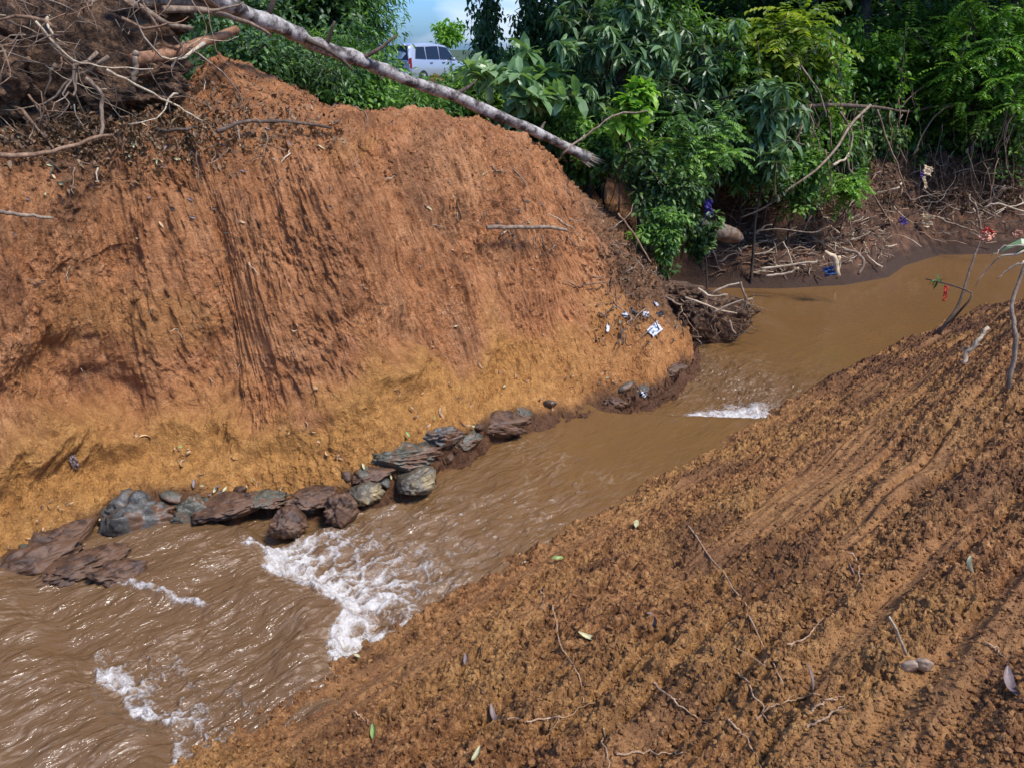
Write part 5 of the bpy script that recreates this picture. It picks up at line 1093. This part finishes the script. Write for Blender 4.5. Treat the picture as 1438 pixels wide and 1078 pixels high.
# ------------------------------------------------------------------ fallen leaves (a few shapes, copied)
def curl_mesh(name, L, W, curl, twist, seed):
    g, k = 14, 4; r = random.Random(seed); V = []; ang = 0; x = z = 0.0
    for i in range(g):
        t = i / (g - 1); wd = W * (math.sin(math.pi * min(1, t * .96 + .03)) ** .7) + .0006; 
        for j in range(k + 1):
            s = (j / k - .5) * 2; V.append((x, s * wd * .5 + .25 * W * math.sin(t * 3) * twist, z + .35 * wd * s * s + r.uniform(-.0006, .0006)))
        ang = curl * t; x += math.cos(ang) * L / g; z += math.sin(ang) * L / g
    V = np.array(V); Fc = grid_faces(g, k + 1); n = len(V); V2 = np.concatenate([V, V - [0, 0, .0008]])
    return mesh_np(name, V2 - V.mean(0), np.concatenate([Fc, Fc[:, ::-1] + n]), True)
LM = [curl_mesh('curled_leaf', .085, .014, 3.4, 1, 1), curl_mesh('curled_leaf', .10, .018, 2.4, -1, 2), curl_mesh('curled_leaf', .07, .015, 4.2, 1, 3), curl_mesh('flat_leaf', .09, .030, .7, .4, 4), curl_mesh('flat_leaf', .11, .026, 1.1, -.6, 5), curl_mesh('flat_leaf', .06, .026, .5, 0, 6)]
def put_leaf(px, py, k, mat, lab, grp, sc=1.0, keys=('left',), lift=.012, spin=None, nm='fallen_leaf', side=None):
    h, nv = hit(px, py, keys); me = LM[k]; lift = lift + .012 * (keys[0] == 'right')
    key = (k, mat)
    if key not in put_leaf.c:
        m2 = me.copy(); m2.materials.clear(); m2.materials.append(M[mat]); put_leaf.c[key] = m2
    o = bpy.data.objects.new(nm, put_leaf.c[key]); COL.objects.link(o); o.location = h + nv * lift
    nn = (nv + Vector((rnd.gauss(0, .25), rnd.gauss(0, .25), rnd.gauss(0, .25)))).normalized(); q = nn.to_track_quat('Z', 'Y') @ Euler((R(rnd.choice((0, 75, 90)) if k < 3 else 0), 0, rnd.uniform(0, 6.3) if spin is None else spin)).to_quaternion()
    o.rotation_euler = q.to_euler(); o.scale = (sc,) * 3; tag(o, lab, 'leaf', grp); return o
put_leaf.c = {}
GL = 'curled leaves on the clay foot of the cut bank'; LL = 'one of the pale curled dead leaves on the clay foot of the cut bank'
spots = [(60, 715), (72, 708), (85, 712), (50, 730), (100, 708), (190, 612), (205, 614), (245, 632), (252, 645), (262, 640), (258, 655), (284, 668), (330, 640), (395, 603), (405, 608), (430, 597), (440, 605), (450, 620), (462, 632), (475, 640), (350, 682), (362, 680), (395, 688), (335, 700), (55, 745), (42, 755), (15, 770),
         (140, 730), (413, 462), (445, 550), (295, 540), (555, 550), (575, 575), (585, 590), (600, 600), (632, 540), (645, 560), (660, 575), (650, 595), (620, 583), (725, 533), (735, 536), (700, 585), (742, 592), (755, 560), (770, 580), (775, 535), (800, 530), (805, 545), (845, 525), (862, 540), (880, 560), (893, 548), (690, 610), (672, 512), (618, 500), (562, 470), (535, 425), (820, 495), (265, 632), (478, 645), (560, 640)]
for px, py in spots: put_leaf(px + rnd.uniform(-3, 3), py + rnd.uniform(-3, 3), rnd.choice((0, 0, 1, 2, 2, 1)), 'curl', LL, GL, rnd.uniform(.7, 1.15))
sp2 = [(298, 690), (308, 700), (290, 695), (300, 712), (286, 684), (312, 694), (228, 732), (222, 730), (203, 718), (352, 678), (510, 655), (640, 625), (596, 640), (545, 668), (660, 600), (900, 550), (905, 560), (255, 628), (318, 690), (570, 612), (612, 592), (500, 690), (275, 680), (305, 684)]
for px, py in sp2: put_leaf(px, py, rnd.choice((3, 5, 5)), rnd.choice(('leafpale', 'leafpale', 'leafgreen', 'leafgrey')), 'one of the small flat pale leaves on the wet rocks', 'flat leaves on the wet rocks', rnd.uniform(.4, .75), lift=.03)
for i in range(150):
    px, py = rnd.uniform(0, 900), rnd.uniform(120, 330); 
    if rnd.random() < .45: px, py = rnd.uniform(0, 300), rnd.uniform(150, 235)
    h, nv = hit(px, py, ('left',))
    if h.length > 9: continue
    put_leaf(px, py, rnd.choice((3, 5, 4, 0)), rnd.choice(('leafpale', 'curl', 'leafgrey', 'leafgrey')), 'one of the small dry leaves strewn over the top of the cut bank', 'dry leaves on top of the cut bank', rnd.uniform(.3, .7))
for i in range(60):
    px, py = rnd.uniform(560, 900), rnd.uniform(290, 560)
    put_leaf(px, py, rnd.choice((3, 5, 0, 2)), rnd.choice(('leafpale', 'curl', 'leafgrey', 'curl')), 'one of the small dry leaves on the right part of the cut face', 'dry leaves on the cut face', rnd.uniform(.3, .6))
rl = [(893, 741, 3, 'leafpale', .9, 'pale yellow leaf near the upper middle of the near bank'), (785, 790, 1, 'leafgreen', .9, 'yellow-green folded leaf close to the water on the near bank'), (820, 893, 4, 'leafpale', .75, 'narrow pale leaf above the forked root'), (530, 1028, 3, 'leafgreen', .75, 'small pale green leaf at the bottom left of the near bank'),
      (675, 1065, 4, 'leafpale', .7, 'cream leaf at the bottom edge beside a dark hole'), (1412, 962, 4, 'leafgrey', 1.0, 'pale grey leaf at the right picture edge'), (1188, 808, 3, 'leafgrey', .9, 'grey dead leaf under the forked rootlet'), (1352, 797, 1, 'leafpale', .9, 'cream stub of cane on the right of the near bank'),
      (922, 875, 1, 'leafgrey', 1.1, 'dark curled strip of bark in the middle of the near bank'), (688, 1005, 4, 'leafgrey', .8, 'brown leaf beside a dark hollow near the bottom'), (655, 928, 3, 'leafgrey', .6, 'small brown leaf left of the wavy pale root'), (500, 925, 5, 'leafpale', .6, 'pale leaf at the water edge of the near bank'),
      (1110, 565, 5, 'peach', .7, 'orange-brown leaf at the water edge by the small cascade'), (1150, 960, 4, 'leafgrey', .8, 'dark leaf left of the seed pod'), (560, 862, 3, 'leafgrey', .55, 'dark leaf chip by the foam at the water edge'), (1000, 600, 5, 'leafgrey', .6, 'dark leaf scrap on the water edge right of the still water'), (440, 998, 1, 'curl', .6, 'small light curl on the lowest part of the near bank')]
for px, py, k, mt, sc, lab in rl: put_leaf(px, py, k, mt, lab, None, sc, ('right',), .014)
def pod():
    h, nv = hit(1278, 935, ('right',)); root = empty('seed_pod', h); tag(root, 'split brown seed pod with a pale stalk on the near bank', 'seed pod')
    q = curvy([P(1249, 866, h.xy.length - .12) - h, P(1262, 890, h.xy.length - .06) - h, P(1272, 918, h.xy.length - .01) - h], 8, .001); b = MB(); b.tube(q, rads(.0028, .0045, len(q)), 7, .05); b.build('stalk', M['pale'], root)
    for k, (dx, dz, rz) in enumerate(((-.008, .008, -.4), (.028, .014, .6))):
        o = lump('husk', 'leafgreyhusk', (.026, .012, .022), 700 + k, 4, .2, .1, root); o.location = (dx, -.01, dz); o.rotation_euler = (.2, rz, 0)
M['leafgreyhusk'] = plain('seed_husk', (.34, .23, .15), .6, var=.5)
pod()

# loose crumbs of earth on both banks
def crumbs(name, npts, sampler, smin, smax, mat, seed, lab):
    import bmesh
    bm = bmesh.new(); bmesh.ops.create_icosphere(bm, subdivisions=1, radius=1.0); bm.verts.ensure_lookup_table(); T = np.array([v.co[:] for v in bm.verts]); Fi = np.array([[v.index for v in f.verts] for f in bm.faces]); bm.free()
    g = np.random.default_rng(seed); P_ = np.array([p for p in (sampler() for _ in range(npts)) if p is not None]); n = len(P_)
    S_ = smin + (smax - smin) * g.random(n) ** 4; V = T[None] * (1 + g.normal(0, .22, (n, len(T), 1))) * (S_[:, None, None] * g.uniform(.6, 1.25, (n, 1, 3)))
    V = V + P_[:, None, :]; Fa = (Fi[None] + (np.arange(n) * len(T))[:, None, None]).reshape(-1, 3); z = np.zeros(n * len(T)); rv = np.repeat(g.random(n), len(T))
    me = mesh_np(name, V.reshape(-1, 3), Fa, False, {'yel': rv * .3, 'brn': np.where(rv > .7, .5, 0), 'wet': z, 'strk': .3 + .4 * rv}); tag(obj(name, me, M[mat]), lab, kind='stuff')
def s_right():
    py = rnd.uniform(400, 1100); px = rnd.uniform(200, 1460); d = ray(px, py).normalized(); h = SURF['right'].ray_cast(Vector((0, 0, 0)), d)
    if h[0] is None: return None
    u = UX * (h[0].x - AX) + UY * (h[0].y - AY); v = -UY * (h[0].x - AX) + UX * (h[0].y - AY)
    if v > 0.02: return None
    return tuple(h[0] + Vector((0, 0, .002)))
crumbs('soil_crumbs', 30000, s_right, .002, .011, 'near', 801, 'loose crumbs of brown earth on the near bank')
def s_left():
    px = rnd.uniform(-20, 930); py = rnd.uniform(80, 260); d = ray(px, py).normalized(); h = SURF['left'].ray_cast(Vector((0, 0, 0)), d)
    return tuple(h[0]) if h[0] is not None else None
crumbs('earth_crumbs', 5000, s_left, .003, .014, 'soil', 802, 'loose crumbs of red earth on the cut bank')

# ------------------------------------------------------------------ parked car beyond the heap
def car():
    c = P(600, 112, 36.5); c.z = -1.46; root = empty('parked_car', c, R(-33)); tag(root, 'silver-white people carrier parked in the distance with its back turned', 'car')
    # local frame: +Y forward, X right, Z up ; length 4.2, width 1.66, height 1.68
    def loft(secs):  # each: (y, [(x,z)...]) right half outline bottom->top
        V = []; m = len(secs[0][1])
        for y, pr in secs:
            for x, z in pr: V.append((x, y, z))
            for x, z in reversed(pr): V.append((-x, y, z))
        k = 2 * m; Fq = []
        for i in range(len(secs) - 1):
            for j in range(k): Fq.append((i * k + j, i * k + (j + 1) % k, (i + 1) * k + (j + 1) % k, (i + 1) * k + j))
        Fq.append(tuple(range(k))); Fq.append(tuple(range(len(secs) * k - 1, (len(secs) - 1) * k - 1, -1))); return V, Fq
    def pr(w, zb, zbelt, wr, zr): return [(w * .80, zb), (w * .97, zb + .08), (w, zb + .35), (w * .985, zbelt - .08), (w * .955, zbelt), (wr + .03, zr - .10), (wr - .03, zr - .02), (wr * .55, zr + .015)]
    secs = [(-2.08, pr(.74, .36, .92, .60, 1.0)), (-2.02, pr(.80, .28, .98, .60, 1.30)), (-1.92, pr(.82, .26, 1.00, .62, 1.55)), (-1.70, pr(.83, .24, 1.02, .64, 1.64)), (-.9, pr(.83, .22, 1.01, .66, 1.675)), (0, pr(.83, .22, .99, .66, 1.665)), (.55, pr(.83, .22, .97, .64, 1.60)), (.95, pr(.83, .22, .96, .60, 1.36)), (1.3, pr(.83, .22, .95, .58, 1.06)), (1.75, pr(.80, .24, .86, .56, .90)), (2.05, pr(.70, .30, .66, .5, .72))]
    V, Fq = loft(secs); b = MB(); b.add(V, Fq); bo = b.build('body', M['paint'], root); bv = bo.modifiers.new('bevel', 'BEVEL'); bv.width = .02; bv.segments = 2; bv.limit_method = 'ANGLE'
    def quadpane(name, pts, th=.02, mat='glass'):
        b = MB(); p = [Vector(q) for q in pts]; nn = (p[1] - p[0]).cross(p[2] - p[0]).normalized() * th; b.add([q + nn for q in p] + [q - nn for q in p], [tuple(range(len(p))), tuple(range(2 * len(p) - 1, len(p) - 1, -1))] + [(i, i + len(p), (i + 1) % len(p) + len(p), (i + 1) % len(p)) for i in range(len(p))]); return b.build(name, M[mat], root, smooth=False)
    quadpane('rear_window', [(-.68, -2.06, 1.02), (.68, -2.06, 1.02), (.56, -1.945, 1.52), (-.56, -1.945, 1.52)])
    for sx in (-1, 1):
        q = lambda y, z: (sx * (.80 - (z - 1.0) * .23), y, z)
        quadpane('side_window', [q(-1.72, 1.08), q(-1.02, 1.05), q(-1.02, 1.54), q(-1.55, 1.53)]); quadpane('side_window', [q(-.96, 1.05), q(-.10, 1.04), q(-.10, 1.555), q(-.96, 1.545)]); quadpane('side_window', [q(-.04, 1.04), q(.98, 1.02), q(.52, 1.50), q(-.04, 1.555)])
        quadpane('tail_light', [(sx * .70, -2.075, .72), (sx * .83, -2.0, .72), (sx * .80, -1.99, 1.12), (sx * .70, -2.055, 1.08)], .02, 'lamp')
        b = MB(); b.box((sx * .93, .72, 1.03), (.16, .10, .13)); b.build('mirror', M['paint'], root)
        for y in (-.7, .15):
            b = MB(); b.box((sx * .835, y, .90), (.03, .17, .035)); b.build('door_handle', M['black'], root)
        for y in (-1.28, 1.28):
            w_ = MB(); n = 24; V = []; 
            for xx, rr in ((-.09, .27), (-.10, .31), (.10, .31), (.09, .27)): V += [(sx * .74 + xx, y + rr * math.cos(k * 6.2832 / n), .31 + rr * math.sin(k * 6.2832 / n)) for k in range(n)]
            Fq = [(i * n + k, i * n + (k + 1) % n, (i + 1) * n + (k + 1) % n, (i + 1) * n + k) for i in range(3) for k in range(n)] + [tuple(range(n - 1, -1, -1)), tuple(3 * n + k for k in range(n))]
            w_.add(V, Fq); wo_ = w_.build('wheel', M['rubber'], root); r_ = MB()
            for k in range(6):
                a = k * math.pi / 3; r_.tube([(sx * .85, y, .31), (sx * .85, y + .19 * math.cos(a), .31 + .19 * math.sin(a))], [.03, .022], 6)
            r_.build('rim', M['alloy'], wo_)
    b = MB(); b.box((0, -2.12, .40), (1.56, .16, .24), 0, .92); b.build('bumper', M['paint'], root)
    b = MB(); b.box((0, -1.98, 1.60), (1.1, .30, .05), 0, .9); b.build('spoiler', M['paint'], root)
    b = MB(); b.box((0, -2.10, .80), (.46, .03, .16)); pl = b.build('number_plate', M['black'], root)
    b = MB()
    for x in (-.17, -.09, -.05, -.01, .03, .11, .15): b.box((x, -2.12, .80), (.022, .01, .07))
    b.build('plate_figures', M['plateink'], pl)
    b = MB(); b.box((0, -2.10, .93), (.7, .04, .04)); b.build('trim_strip', M['alloy'], root); root.scale = (.95,) * 3
car()
o = lump('earth_mound', M['soil'], (2.2, 1.5, .62), 900, 5, .2, .1); o.location = P(545, 100, 36); o.location.z = -1.35; tag(o, 'low red earth mound left of the car', 'earth mound')
